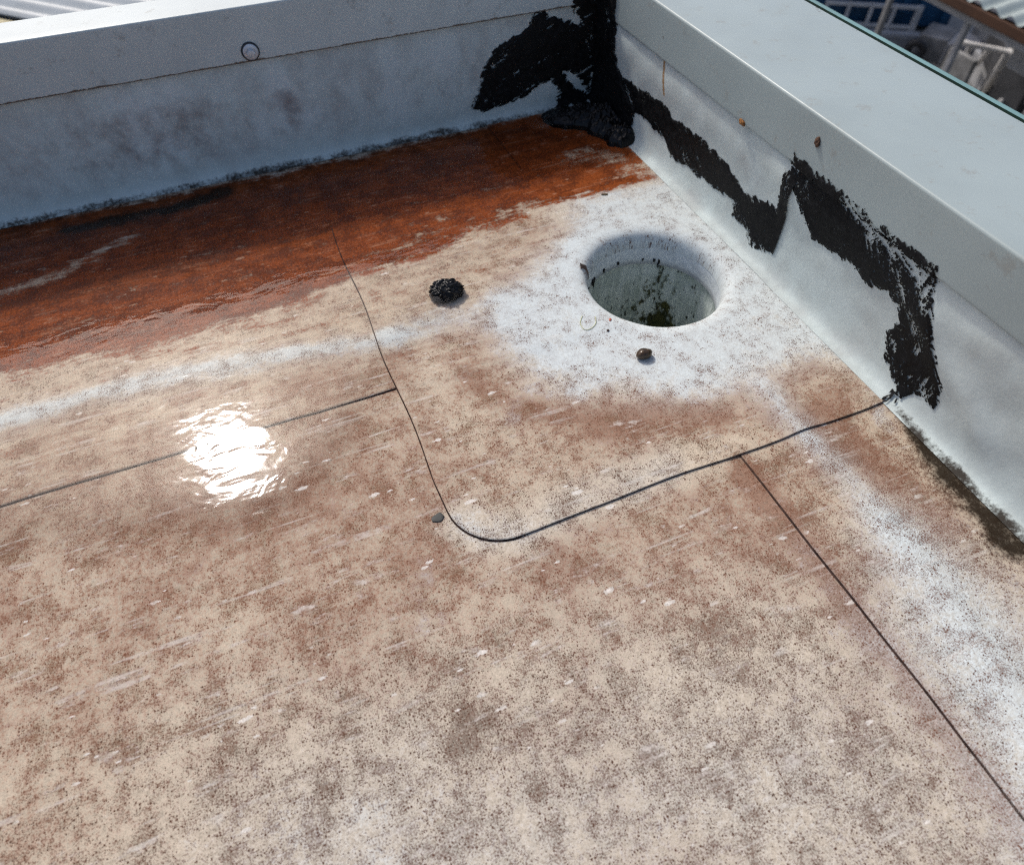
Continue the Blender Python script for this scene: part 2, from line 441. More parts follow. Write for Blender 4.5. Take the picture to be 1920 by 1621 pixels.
# (attribute, kind, points, soft radius, weight)
STAINS = [
 ('rust','poly',[(-0.9675,-0.0282),(-0.7486,-0.0185),(-0.6211,-0.0082),(-0.4539,-0.0168),(-0.2649,-0.0161),(-0.0789,-0.0091),(-0.0133,-0.088),(-0.0111,-0.1847),(-0.0553,-0.1782),(-0.1067,-0.1764),(-0.1552,-0.1846),(-0.2115,-0.1916),(-0.2668,-0.2041),(-0.3066,-0.2068),(-0.3406,-0.2105),(-0.3836,-0.22),(-0.441,-0.2262),(-0.4946,-0.227),(-0.5534,-0.2202),(-0.6101,-0.2124),(-0.7146,-0.2179),(-0.8918,-0.2314)],.014,1.0),  # real rust; front edge painted where the sky's reflection starts on the water
 ('rust','line',[(-0.6905,-0.1447),(-0.6153,-0.115),(-0.5654,-0.0999),(-0.5135,-0.0725)],.010,-.55),
 ('rust','line',[(-0.0865,-0.1093),(-0.0543,-0.1061),(-0.0359,-0.142),(-0.0184,-0.1763)],.020,-.42),
 ('rust','line',[(-0.3089,-0.1797),(-0.2576,-0.1756),(-0.2054,-0.1753),(-0.1492,-0.171)],.016,-.28),
 ('rust','line',[(-0.6788,-0.2329),(-0.609,-0.2312),(-0.4959,-0.2443),(-0.3886,-0.2448),(-0.3258,-0.2429)],.020,.22),
 ('rust','line',[(-0.3136,-0.3748),(-0.2815,-0.3771)],.030,.10),
 ('white','poly',[(-0.1067,-0.1823),(-0.058,-0.1831),(-0.0077,-0.1913),(0.0025,-0.2496),(-0.0029,-0.3091),(0.0003,-0.3803),(0.0014,-0.4257),(0.0011,-0.4449),(-0.0429,-0.437),(-0.0836,-0.4398),(-0.1226,-0.4425),(-0.1462,-0.4405),(-0.1632,-0.4238),(-0.1751,-0.4091),(-0.2066,-0.4016),(-0.222,-0.3882),(-0.235,-0.3734),(-0.2447,-0.3385),(-0.2511,-0.3027),(-0.2332,-0.2805),(-0.1983,-0.2667),(-0.1597,-0.2428),(-0.1276,-0.2174)],.022,.95),
 ('white','ring',None,.018,.9),
 ('white','line',[(-0.3109,-0.2857),(-0.2698,-0.2844),(-0.2316,-0.2826)],.012,.35),
 ('white','line',[(-0.0881,-0.4496),(-0.0875,-0.4776),(-0.0834,-0.5079)],.006,.55),
 ('white','line',[(-0.0834,-0.5079),(-0.0805,-0.5427),(-0.0796,-0.5906)],.010,.42),
 ('white','line',[(-0.0796,-0.5906),(-0.0862,-0.6404),(-0.0956,-0.6938),(-0.1184,-0.754)],.018,.40),
 ('white','line',[(0.0032,-0.4362),(0.0025,-0.467),(0.0002,-0.4923)],.012,.9),
 ('white','line',[(-0.0229,-0.5019),(-0.028,-0.5157)],.008,.6),
 ('white','poly',[(-0.0796,-0.5906),(-0.0493,-0.6032),(-0.0334,-0.637),(-0.0159,-0.7179),(-0.1373,-0.8071),(-0.1388,-0.7363),(-0.1306,-0.6851),(-0.1289,-0.6363)],.05,.32),
 ('white','poly',[(-0.2609,-0.6253),(-0.1953,-0.6376),(-0.1575,-0.6682),(-0.1504,-0.7315),(-0.1516,-0.7623),(-0.3691,-0.6769),(-0.3265,-0.6442)],.10,.25),
 ('white','poly',[(-0.4656,-0.5817),(-0.4043,-0.5966),(-0.4075,-0.6569),(-0.5013,-0.6225)],.07,.45),
 ('white','line',[(-0.7061,-0.2675),(-0.607,-0.2682),(-0.5353,-0.2662),(-0.4472,-0.2722),(-0.3798,-0.2849),(-0.3219,-0.293)],.010,.95),
 ('white','line',[(-0.3219,-0.293),(-0.265,-0.2968)],.010,.3),
 ('white','line',[(-0.3283,-0.4725),(-0.3161,-0.488),(-0.3,-0.4927)],.015,.45),
 ('brown','line',[(-0.3283,-0.4725),(-0.3161,-0.488),(-0.3,-0.4927),(-0.2493,-0.4881),(-0.1896,-0.4878),(-0.1354,-0.4886)],.016,-.6),
 ('white','line',[(-0.2729,-0.408),(-0.249,-0.3907),(-0.2118,-0.4034)],.010,.35),
 ('white','line',[(-0.3661,-0.5025),(-0.3723,-0.532)],.010,.30),
 ('white','line',[(-0.1418,-0.5565),(-0.1415,-0.5921),(-0.1421,-0.6342)],.012,.25),
 ('fade','poly',[(-0.1154,-0.1707),(-0.0028,-0.183),(0.0194,-0.3016),(0.0136,-0.4717),(-0.0009,-0.4472),(-0.0492,-0.4453),(-0.1246,-0.4456),(-0.1658,-0.4284),(-0.2082,-0.4049),(-0.238,-0.3751),(-0.2531,-0.3018),(-0.2291,-0.2763),(-0.1565,-0.2357)],.03,.55),
 ('fade','line',[(0.001,-0.1898),(0.0144,-0.3165),(0.0118,-0.4064),(0.0097,-0.476)],.022,.62),
 ('brown','line',[(-0.0066,-0.2267),(0.0054,-0.329),(0.0076,-0.4116)],.03,-.5),
 ('fade','line',[(-0.0881,-0.4496),(-0.0875,-0.4776),(-0.0834,-0.5079),(-0.0805,-0.5427),(-0.0796,-0.5906)],.013,.62),
 ('fade','line',[(-0.0796,-0.5906),(-0.0862,-0.6404),(-0.0956,-0.6938),(-0.1184,-0.754)],.030,.60),
 ('fade','poly',[(-0.0969,-0.5914),(-0.0521,-0.606),(-0.0334,-0.637),(-0.0159,-0.7179),(-0.1373,-0.8071),(-0.1388,-0.7363),(-0.1306,-0.6851),(-0.1344,-0.634)],.04,.42),
 ('fade','poly',[(-0.2947,-0.6114),(-0.1899,-0.6305),(-0.1536,-0.6639),(-0.1504,-0.7315),(-0.1516,-0.7623),(-0.4351,-0.6497),(-0.3747,-0.6243)],.13,.50),
 ('fade','poly',[(-0.4881,-0.5567),(-0.4,-0.5821),(-0.3897,-0.6642),(-0.5234,-0.6134)],.09,.25),
 ('fade','line',[(-0.3283,-0.4725),(-0.3161,-0.488),(-0.3,-0.4927),(-0.2493,-0.4881),(-0.1896,-0.4878)],.016,.28),
 ('fade','line',[(-0.7061,-0.2675),(-0.607,-0.2682),(-0.5353,-0.2662),(-0.4472,-0.2722),(-0.3798,-0.2849),(-0.3219,-0.293),(-0.269,-0.2951)],.014,.40),
 ('speck','base',None,0,.43),
 ('speck','poly',[(-0.4298,-0.5149),(-0.1495,-0.5773),(-0.1363,-0.6527),(-0.1581,-0.7596),(-0.6114,-0.5833),(-0.5168,-0.5253)],.08,.22),
 ('speck','line',[(-0.3736,-0.5817),(-0.3652,-0.5993)],.014,.55),
 ('speck','line',[(-0.2275,-0.5988),(-0.2119,-0.6019)],.02,.35),
 ('speck','line',[(-0.2554,-0.4153),(-0.1858,-0.4445),(-0.1406,-0.4634)],.022,.22),
 ('speck','poly',[(-0.0915,-0.4891),(-0.03,-0.4935),(-0.0225,-0.5576),(-0.0307,-0.6267),(-0.0542,-0.6208),(-0.0721,-0.5729)],.022,.45),
 ('speck','line',[(-0.1239,-0.5153),(-0.1208,-0.561),(-0.1269,-0.5982)],.015,.35),
 ('speck','poly',[(-0.9675,-0.0282),(-0.7486,-0.0185),(-0.6211,-0.0082),(-0.0789,-0.0091),(-0.0111,-0.1847),(-0.1552,-0.1846),(-0.3406,-0.2105),(-0.4946,-0.227),(-0.6101,-0.2124),(-0.8918,-0.2314)],.02,-.35),
 ('speck','poly',[(-0.1067,-0.1823),(-0.0077,-0.1913),(0.0014,-0.4257),(-0.0836,-0.4398),(-0.1462,-0.4405),(-0.235,-0.3734),(-0.2511,-0.3027),(-0.1597,-0.2428)],.03,-.34),
 ('brown','base',None,0,.40),
 ('brown','poly',[(-0.7897,-0.2909),(-0.604,-0.3243),(-0.3367,-0.3511),(-0.3377,-0.479),(-0.3081,-0.5035),(-0.1411,-0.5033),(-0.138,-0.5622),(-0.1933,-0.5853),(-0.3098,-0.5405),(-0.455,-0.4873),(-0.5978,-0.4384),(-0.7473,-0.4441)],.075,.32),
 ('brown','line',[(-0.2032,-0.4372),(-0.1646,-0.4453),(-0.1336,-0.4663)],.018,.60),
 ('brown','line',[(-0.1038,-0.4487),(-0.0686,-0.452),(-0.0381,-0.45)],.010,.42),
 ('brown','line',[(-0.0995,-0.4753),(-0.0445,-0.4764)],.012,.45),
 ('brown','line',[(-0.285,-0.3524),(-0.2515,-0.4063),(-0.2254,-0.4226)],.018,.35),
 ('brown','line',[(-0.064,-0.5007),(-0.0551,-0.544),(-0.0441,-0.5802)],.018,.45),
 ('brown','line',[(-0.6803,-0.2212),(-0.6092,-0.2282),(-0.4564,-0.2495),(-0.331,-0.2621)],.025,-.15),
 ('brown','line',[(-0.4061,-0.3134),(-0.3317,-0.3268)],.016,.40),
 ('brown','poly',[(-0.4391,-0.5575),(-0.1708,-0.6053),(-0.1581,-0.7596),(-0.6114,-0.5833)],.08,-.34),
 ('dark','line',[(-0.0075,-0.5051),(-0.0098,-0.5264),(-0.012,-0.5563)],.0075,1.1),
 ('dark','line',[(-0.0113,-0.5459),(-0.014,-0.5804),(-0.0184,-0.6152)],.0130,1.3),
 ('dark','line',[(-0.0257,-0.5562),(-0.0253,-0.5923),(-0.0279,-0.622)],.020,.30),
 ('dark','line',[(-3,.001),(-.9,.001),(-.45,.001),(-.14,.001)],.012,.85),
 ('dark','line',[(-0.561,-0.04),(-0.5096,-0.0398),(-0.466,-0.0394),(-0.4199,-0.0313)],.009,1.0),
 ('dark','line',[(-0.1121,-0.0271),(-0.0909,-0.0511),(-0.0602,-0.08),(-0.0338,-0.1148)],.010,.42),
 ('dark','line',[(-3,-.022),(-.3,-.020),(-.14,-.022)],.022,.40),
  ('brown','line',[(-0.1409,-0.5044),(-0.139,-0.5593),(-0.1393,-0.6019),(-0.14,-0.6725),(-0.1405,-0.7332)],.009,.7),
  ('flow','poly',[(-0.9675,-0.0282),(-0.7486,-0.0185),(-0.6211,-0.0082),(-0.4539,-0.0168),(-0.0789,-0.0091),(-0.0087,-0.1909),(-0.1597,-0.2428),(-0.2511,-0.3027),(-0.2412,-0.3825),(-0.3367,-0.3511),(-0.6028,-0.3474),(-0.844,-0.3595)],.05,1.0),
]

def fields(x, y):
    out = {k: np.zeros(np.shape(x)) for k in ('rust', 'white', 'speck', 'dark', 'brown', 'flow', 'fade')}
    wx = x + (vnoise(x * 55, y * 55, 21, 3) - .5) * .010
    wy = y + (vnoise(x * 55, y * 55, 31, 3) - .5) * .010
    for at, kind, pts, r, w in STAINS:
        if kind == 'base':
            out[at] += w
        elif kind == 'poly':
            out[at] += w * sstep(-r, r, poly_sd(wx, wy, pts))
        elif kind == 'line':
            out[at] += w * np.exp(-(line_dist(wx, wy, pts) / r) ** 2)
        elif kind == 'ring':
            d = np.hypot(wx - HOLE[0], wy - HOLE[1])
            out[at] += w * sstep(R_RIM + r * 1.6, R_RIM, d)
    out['white'] = np.clip(out['white'], 0, 1.1)
    for k in ('rust', 'dark', 'brown', 'fade'):
        out[k] = np.clip(out[k], 0, 1.1)
    return out

def coords(lo, a, b, hi, fine, coarse):
    c = []
    if a > lo: c += list(np.linspace(lo, a, max(2, int((a - lo) / coarse)))[:-1])
    c += list(np.linspace(a, b, int((b - a) / fine) + 1))
    if hi > b: c += list(np.linspace(b, hi, max(2, int((hi - b) / coarse)))[1:])
    return np.array(c)

def sheet(name, xs, ys, zf, parent, skirts=()):
    nx, ny = len(xs), len(ys)
    X, Y = np.meshgrid(xs, ys)
    Xw, Yw = X.copy(), Y.copy()
    if 'y0' in skirts:
        Yw += wob(X, 3) * np.exp(-((Y - ys[0]) / .02))
    if 'x0' in skirts:
        Xw += wob(Y, 7) * np.exp(-((X - xs[0]) / .02))
    Z = zf(Xw, Yw)
    keep = np.hypot((X[:-1, :-1] + X[1:, 1:]) / 2 - HOLE[0], (Y[:-1, :-1] + Y[1:, 1:]) / 2 - HOLE[1]) > .0755
    Fq = grid_faces(nx, ny, keep)
    V = np.stack([Xw.ravel(), Yw.ravel(), Z.ravel()], 1)
    mi = [0] * len(Fq)
    Fq = Fq.tolist(); V = V.tolist()
    def skirt(ids):
        base = len(V)
        for i in ids:
            v = V[i]; V.append([v[0], v[1], v[2] - T - .0012])
        for k in range(len(ids) - 1):
            if math.hypot(V[ids[k]][0] - HOLE[0], V[ids[k]][1] - HOLE[1]) < .079: continue
            Fq.append([base + k, base + k + 1, ids[k + 1], ids[k]]); mi.append(1)
    if 'y0' in skirts: skirt([i for i in range(nx)])
    if 'x0' in skirts: skirt([j * nx for j in range(ny)][::-1])
    V = np.array(V)
    at = fields(V[:, 0], V[:, 1])
    used = np.zeros(len(V), bool); used[np.array(Fq).ravel()] = True
    return mesh_obj(name, V, Fq, None, parent, True, at, [M_MEM, M_EDGE], mi)

# ------------------------------------------------------------------ roof floor: three overlapping membrane sheets
roof = tag(empty('roof_floor'), kind='structure')
xs_f = coords(-3.0, -.66, -.12, -.12, .0025, .06)
ys_f = coords(-3.0, -.80, -.335, -.335, .0025, .06)
sheet('membrane_sheet', xs_f, ys_f, lambda x, y: sag(x, y), roof)
ys_b = coords(SEAM_Y, SEAM_Y, .0, .0, .0025, .06)
xs_b = coords(-3.0, -.66, .0, .0, .0025, .06)
sheet('membrane_sheet', xs_b, ys_b, lambda x, y: sag(x, y) + T, roof, ('y0',))
xs_s = coords(SEAM_X, SEAM_X, .0, .0, .0025, .06)
ys_s = coords(-3.0, -.80, .0, .0, .0025, .06)
sheet('membrane_sheet', xs_s, ys_s, lambda x, y: sag(x, y) + T + T * sstep(-.004, .004, y - SEAM_Y), roof, ('x0',))

# ------------------------------------------------------------------ roof drain: square flange sheet, rolled rim, collar, pipe
drain = tag(empty('roof_drain', (HOLE[0], HOLE[1], 0)), 'round open roof drain in a white-rimmed square membrane flange', 'drain')

def flange_outline(n):
    x0, x1, y0, y1 = -.3356, -.003, -.4955, -.108
    pts = []
    def arc(cx, cy, r, a0, a1, k=14):
        for i in range(k):
            a = math.radians(a0 + (a1 - a0) * i / (k - 1)); pts.append((cx + r * math.cos(a), cy + r * math.sin(a)))
    arc(x0 + .036, y0 + .035, .036, 180, 266)
    pts.append((-.290, y0 - .0008)); pts.append((-.270, y0 - .0002))
    for xx in np.linspace(-.25, -.03, 20): pts.append((xx, y0 + .0005 * math.sin(xx * 60) + .0012 * math.sin(xx * 23)))
    pts.append((x1, y0))
    for yy in np.linspace(y0 + .03, y1 - .03, 18): pts.append((x1, yy))
    pts.append((x1, y1))
    for xx in np.linspace(x1 - .02, x0 + .04, 20): pts.append((xx, y1))
    arc(x0 + .03, y1 - .03, .03, 90, 180)
    for yy in np.linspace(y1 - .05, y0 + .06, 20): pts.append((x0 + .0012 * math.sin(yy * 45), yy))
    P = np.array(pts + [pts[0]])
    ang = np.linspace(0, 2 * math.pi, n, endpoint=False)
    out = []
    for a in ang:      # ray from the hole centre to the outline
        d = np.array([math.cos(a), math.sin(a)]); best = None
        for p, q in zip(P[:-1], P[1:]):
            e = q - p; m = np.array([[d[0], -e[0]], [d[1], -e[1]]])
            det = np.linalg.det(m)
            if abs(det) < 1e-12: continue
            s, u = np.linalg.solve(m, p - np.array(HOLE))
            if s > 0 and -1e-6 <= u <= 1 + 1e-6 and (best is None or s > best): best = s
        out.append(best)
    return ang, np.array(out)

NA = 540
ang, rout = flange_outline(NA)
# rolled rim profile, from the throat up on to the flange
prof = [(.0572, -.030), (.0572, -.020), (.0574, -.0140), (.0579, -.0098), (.0590, -.0064), (.0608, -.0037), (.0634, -.0017), (.0668, -.0006), (.0720, .0)]
V = []; 
ca, sa = np.cos(ang), np.sin(ang)
wobr = 1 + .012 * (vnoise(ca * 2.2 + 9, sa * 2.2 + 9, 3, 2) - .5)
for r, z in prof[2:]:
    x = HOLE[0] + r * wobr * ca; y = HOLE[1] + r * wobr * sa
    V.append(np.stack([x, y, sheet_h(x, y) * sstep(-.02, 0, z) + T + .0004 + z + sag(x, y)], 1))
NR = 110
for k in range(1, NR + 1):
    t_ = (k / NR)
    r = prof[-1][0] * wobr * (1 - t_) + rout * t_
    x = HOLE[0] + r * ca; y = HOLE[1] + r * sa
    V.append(np.stack([x, y, sheet_h(x, y) + T + .0004 + sag(x, y)], 1))
nring = len(V)
V = np.concatenate(V)
Fq = []
for k in range(nring - 1):
    for i in range(NA):
        j = (i + 1) % NA
        Fq.append((k * NA + i, (k + 1) * NA + i, (k + 1) * NA + j, k * NA + j))
mi = [0] * len(Fq)
last = V[-NA:].copy(); last[:, 2] -= T + .0014
base = len(V); V = np.concatenate([V, last])
for i in range(NA):
    j = (i + 1) % NA
    Fq.append((base - NA + i, base + i, base + j, base - NA + j)); mi.append(1)
at = fields(V[:, 0], V[:, 1])
V[:, 0] -= HOLE[0]; V[:, 1] -= HOLE[1]
mesh_obj('flange_sheet', V, Fq, None, drain, True, at, [M_MEM, M_EDGE], mi)

# dark beads along the lap edges: caught dirt plus the laps' painted-in shadow line
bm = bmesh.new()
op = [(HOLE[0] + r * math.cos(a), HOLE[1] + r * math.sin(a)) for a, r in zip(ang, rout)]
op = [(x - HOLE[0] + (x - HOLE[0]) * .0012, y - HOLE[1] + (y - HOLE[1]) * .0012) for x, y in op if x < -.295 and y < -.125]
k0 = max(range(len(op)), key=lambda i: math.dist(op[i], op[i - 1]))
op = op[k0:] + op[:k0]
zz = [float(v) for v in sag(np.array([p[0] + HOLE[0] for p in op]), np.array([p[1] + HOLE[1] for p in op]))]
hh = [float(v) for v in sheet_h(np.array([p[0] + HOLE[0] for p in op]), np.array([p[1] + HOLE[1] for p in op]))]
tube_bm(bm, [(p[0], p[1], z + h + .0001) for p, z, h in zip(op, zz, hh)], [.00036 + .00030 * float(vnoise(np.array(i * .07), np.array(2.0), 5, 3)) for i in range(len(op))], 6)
bm_obj('lap_dirt_shadow', bm, M_EDGE, drain, True)
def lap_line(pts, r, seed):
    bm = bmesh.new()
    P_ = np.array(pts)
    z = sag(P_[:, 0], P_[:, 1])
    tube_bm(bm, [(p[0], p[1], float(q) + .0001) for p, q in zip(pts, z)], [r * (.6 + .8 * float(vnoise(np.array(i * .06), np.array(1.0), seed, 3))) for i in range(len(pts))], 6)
    return bm_obj('lap_dirt_shadow', bm, M_EDGE, roof, True)
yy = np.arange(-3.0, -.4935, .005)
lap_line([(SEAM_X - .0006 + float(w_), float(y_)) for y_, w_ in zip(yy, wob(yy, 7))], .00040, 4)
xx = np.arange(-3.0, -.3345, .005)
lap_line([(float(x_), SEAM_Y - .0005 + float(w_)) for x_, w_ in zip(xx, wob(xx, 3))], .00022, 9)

def ring_surface(name, prof, mat, parent, n=160, jag=0.0):
    a = np.linspace(0, 2 * math.pi, n, endpoint=False)
    V = []
    for k, (r, z) in enumerate(prof):
        zz = z + (jag * (vnoise(np.cos(a) * 9 + 4, np.sin(a) * 9 + 4, 8, 3) - .5) if k == len(prof) - 1 else 0)
        V.append(np.stack([r * np.cos(a), r * np.sin(a), zz + 0 * a], 1))
    F_ = [(k * n + i, k * n + (i + 1) % n, (k + 1) * n + (i + 1) % n, (k + 1) * n + i)
          for k in range(len(prof) - 1) for i in range(n)]
    return mesh_obj(name, np.concatenate(V), F_, mat, parent)

def collar_material():
    t = NT('drain_collar')
    P = t.obj(); x, y, z = t.xyz(P)
    n = t.noise(P, 120, 5, .65)
    c = t.mix(t.sm(n, .35, .7), (.66, .71, .73), (.52, .56, .57))
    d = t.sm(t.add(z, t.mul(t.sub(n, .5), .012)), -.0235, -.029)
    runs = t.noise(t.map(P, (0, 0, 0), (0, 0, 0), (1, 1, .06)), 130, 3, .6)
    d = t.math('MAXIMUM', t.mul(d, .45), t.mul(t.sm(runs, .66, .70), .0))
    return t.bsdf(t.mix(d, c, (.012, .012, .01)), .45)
def pipe_material():
    t = NT('mossy_drain_pipe')
    P = t.obj(); x, y, z = t.xyz(P)
    V_ = t.map(P, (0, 0, 0), (0, 0, 0), (1, 1, .55))
    n = t.noise(V_, 70, 5, .7); n2 = t.noise(t.map(V_, (5, 3, 2)), 200, 4, .7)
    runs = t.noise(t.map(P, (1, 2, 0), (0, 0, 0), (1, 1, .07)), 150, 3, .65)
    c = t.mix(t.sm(t.add(n, t.mul(runs, .7)), .65, 1.05), (.58, .64, .61), (.36, .42, .38))
    ang_ = t.math('ARCTAN2', x, y)
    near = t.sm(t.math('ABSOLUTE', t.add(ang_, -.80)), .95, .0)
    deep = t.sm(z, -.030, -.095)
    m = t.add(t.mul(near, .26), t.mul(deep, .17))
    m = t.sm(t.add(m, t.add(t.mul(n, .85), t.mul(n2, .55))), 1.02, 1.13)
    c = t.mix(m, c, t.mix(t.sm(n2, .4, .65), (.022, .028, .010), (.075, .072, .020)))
    sp = t.sm(t.add(n2, t.mul(runs, .40)), .80, .87)
    c = t.mix(sp, c, (.018, .020, .013))
    return t.bsdf(c, .6, 0, t.bump(t.add(n2, m), .4, .001), .3)
M_COLLAR = collar_material()
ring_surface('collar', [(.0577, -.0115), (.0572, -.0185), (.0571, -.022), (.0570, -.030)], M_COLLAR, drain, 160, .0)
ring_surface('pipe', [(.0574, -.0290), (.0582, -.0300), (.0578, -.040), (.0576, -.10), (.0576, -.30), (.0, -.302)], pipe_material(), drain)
# dark drips of sealant at the collar joint
rnd = random.Random(5)
for a, l, w in ((2.20, .012, .0014), (2.27, .006, .0022), (1.93, .005, .0015), (1.62, .0035, .0016), (.93, .010, .0012), (1.0, .004, .0014), (2.48, .004, .0011), (1.2, .003, .0011)):
    bm = bmesh.new()
    p = []
    for k in range(6):
        aa = a + rnd.uniform(-.012, .012)
        p.append((.0567 * math.cos(aa), .0567 * math.sin(aa), -.0235 - l * k / 5))
    tube_bm(bm, p, [w * .5, w, w * .8, w * .55, w * .6, w * .2], 6)
    bm_obj('sealant_drip', bm, M_TAR, drain, True)

# ------------------------------------------------------------------ parapets
def side_x(z):        # face of the side upstand: coved foot, slight belly under the coping
    z = np.maximum(z, 0)
    return -.003 - .0075 * np.exp(-z / .006) - .0045 * np.exp(-z / .0010) - .0026 * np.exp(-((z - .078) / .02) ** 2)
def back_y(z):
    z = np.maximum(z, 0)
    return -.001 - .006 * np.exp(-z / .004) - .004 * np.exp(-z / .001) - .0008 * np.exp(-((z - .07) / .02) ** 2)
Z_SB, Z_ST = .0975, .1385       # side coping: lower edge, top
Z_BB, Z_BT = .1030, .1475       # back coping
FACE_S, FACE_B = -.0075, -.0060

def side_wave(y, z):
    w = .0030 * (vnoise(y * 16 + z * 18 + 3, z * 9 - y * 5 + 7, 13, 2) - .5) * sstep(.006, .03, z) * sstep(.101, .085, z)
    # slanting folds towards the near end
    for yc, zc, am in ((-.50, .055, .0032), (-.545, .035, .003), (-.60, .05, .003), (-.335, .075, .0022), (-.30, .07, -.0018), (-.72, .04, .003)):
        d = (y - yc) * .80 + (z - zc) * .60; e = -(y - yc) * .60 + (z - zc) * .80
        w = w - am * np.exp(-(d / .032) ** 2 - (e / .010) ** 2)
    return w
def side_face(y, z):
    return side_x(z) + side_wave(y, z)
def back_wave(x, z):
    return .0022 * (vnoise(x * 11, z * 12 + 3, 19, 2) - .5) * sstep(.006, .03, z) * sstep(.105, .085, z)
def back_face(x, z):
    return back_y(z) + back_wave(x, z)

z_up = np.concatenate([np.linspace(0, .006, 13), np.linspace(.0075, .03, 14), np.linspace(.033, .108, 28)])

def upstand_material():
    t = NT('upstand_membrane')
    P = t.pos(); x, y, z = t.xyz(P)
    n1 = t.noise(P, 14, 5, .6); n2 = t.noise(P, 50, 6, .68); n3 = t.noise(P, 330, 4, .7)
    lean = t.noise(t.map(P, (0, 0, 0), (0, .45, 0), (1.0, 1.0, .4)), 15, 5, .62)
    a_foot, a_smudge, a_rust = t.attr('foot'), t.attr('smudge'), t.attr('streak')
    c = t.mix(t.sm(n2, .3, .72), (.55, .615, .595), (.475, .53, .51))
    c = t.mix(t.mul(t.sm(t.add(lean, t.mul(n1, .5)), .80, .55), t.mul(a_smudge, .8)), c, (.66, .71, .71))
    c = t.mix(t.mul(t.sm(t.add(lean, t.mul(n2, .35)), .58, .90), t.mad(a_smudge, .60, .10)), c, (.30, .255, .245))
    c = t.mix(t.sm(t.add(a_smudge, t.add(t.mul(n2, .8), t.mul(n1, .5))), 1.22, 1.75, 0, .75), c, (.17, .13, .12))
    c = t.mix(t.sm(t.add(a_rust, t.mul(t.sub(n3, .5), .5)), .35, .75), c, (.33, .20, .10))
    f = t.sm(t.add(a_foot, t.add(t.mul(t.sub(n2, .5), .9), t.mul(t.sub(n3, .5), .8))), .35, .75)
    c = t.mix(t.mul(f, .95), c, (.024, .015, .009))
    return t.bsdf(c, t.sm(n2, .3, .7, .5, .65), 0, t.bump(t.add(n3, t.mul(n2, .6)), .22, .0007), .08)
M_UP = upstand_material()
M_WALL = plain('parapet_render', (.42, .42, .41), .85, 0, .2, 25, .3)

wall_b = tag(empty('parapet_wall', (-1.5, .02, 0)), 'shaded grey back parapet with smudged membrane upstand below the screwed coping', 'parapet wall')
xs = coords(-3.0, -.66, .0, .0, .004, .05)
X, Z = np.meshgrid(xs, z_up)
Yb = back_face(X, Z)
zoff = 2 * T - .0006
Vb = np.stack([X.ravel(), Yb.ravel(), (Z + zoff * (1 - Z / .108)).ravel()], 1)
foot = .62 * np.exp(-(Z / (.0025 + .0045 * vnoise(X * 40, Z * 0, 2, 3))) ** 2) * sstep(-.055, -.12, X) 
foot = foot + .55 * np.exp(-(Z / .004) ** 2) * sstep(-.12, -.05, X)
smd = .35 + .55 * np.exp(-(((X + .335) / .012) ** 2 + ((Z - .055) / .02) ** 2)) + .25 * np.exp(-(((X + .46) / .06) ** 2)) + .22 * sstep(.10, .06, Z) * sstep(.012, .04, Z)
smd = smd - .5 * sstep(.022, .008, Z)
foot_at = foot.ravel()
up_b = mesh_obj('upstand', Vb, grid_faces(len(xs), len(z_up)), M_UP, None, True,
                {'foot': foot_at, 'smudge': smd.ravel(), 'streak': 0 * foot_at})
def adopt(o, p):
    o.parent = p
    o.matrix_parent_inverse = Matrix.Translation(-Vector(p.location))
adopt(up_b, wall_b)
bm = bmesh.new(); box_bm(bm, (-3.0, .006, -.60), (.11, .032, Z_BT - .004)); adopt(bm_obj('wall_core', bm, M_WALL), wall_b)

wall_s = tag(empty('parapet_wall', (.06, -1.5, 0)), 'side parapet with wrinkled white membrane upstand smeared with tar', 'parapet wall')
ys = coords(-3.0, -.80, .0, .0, .002, .05)
Y, Z = np.meshgrid(ys, z_up)
Xs_ = side_face(Y, Z)
lift = sheet_h(Xs_ * 0 - .02, Y) + T * sstep(-.4975, -.4915, Y) + .0004
Vs = np.stack([Xs_.ravel(), Y.ravel(), (Z + lift * (1 - Z / .108)).ravel()], 1)
ff = fields(Vs[:, 0], Vs[:, 1])
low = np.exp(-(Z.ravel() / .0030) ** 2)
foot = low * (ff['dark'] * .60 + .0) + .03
streak = np.exp(-(line_dist(Y, Z, [(-0.1343,0.1132),(-0.1358,0.0999),(-0.1408,0.0845),(-0.1469,0.0679)]) / .0021) ** 2) * 1.0
streak = streak + .55 * ff['rust'].reshape(Y.shape) * np.exp(-(Z / .004) ** 2)
smd = .10 + .5 * np.exp(-(line_dist(Y, Z, [(-0.2769,0.0703),(-0.2905,0.0629)]) / .010) ** 2)
smd = smd + .35 * np.exp(-(Z / .012) ** 2) * sstep(-.55, -.45, Y) 
up_s = mesh_obj('upstand', Vs, grid_faces(len(ys), len(z_up))[:, ::-1], M_UP, None, True,
                {'foot': foot, 'smudge': smd.ravel(), 'streak': streak.ravel()})
adopt(up_s, wall_s)
bm = bmesh.new(); box_bm(bm, (.006, -3.0, -.60), (.108, .11, Z_ST - .004)); adopt(bm_obj('wall_core', bm, M_WALL), wall_s)

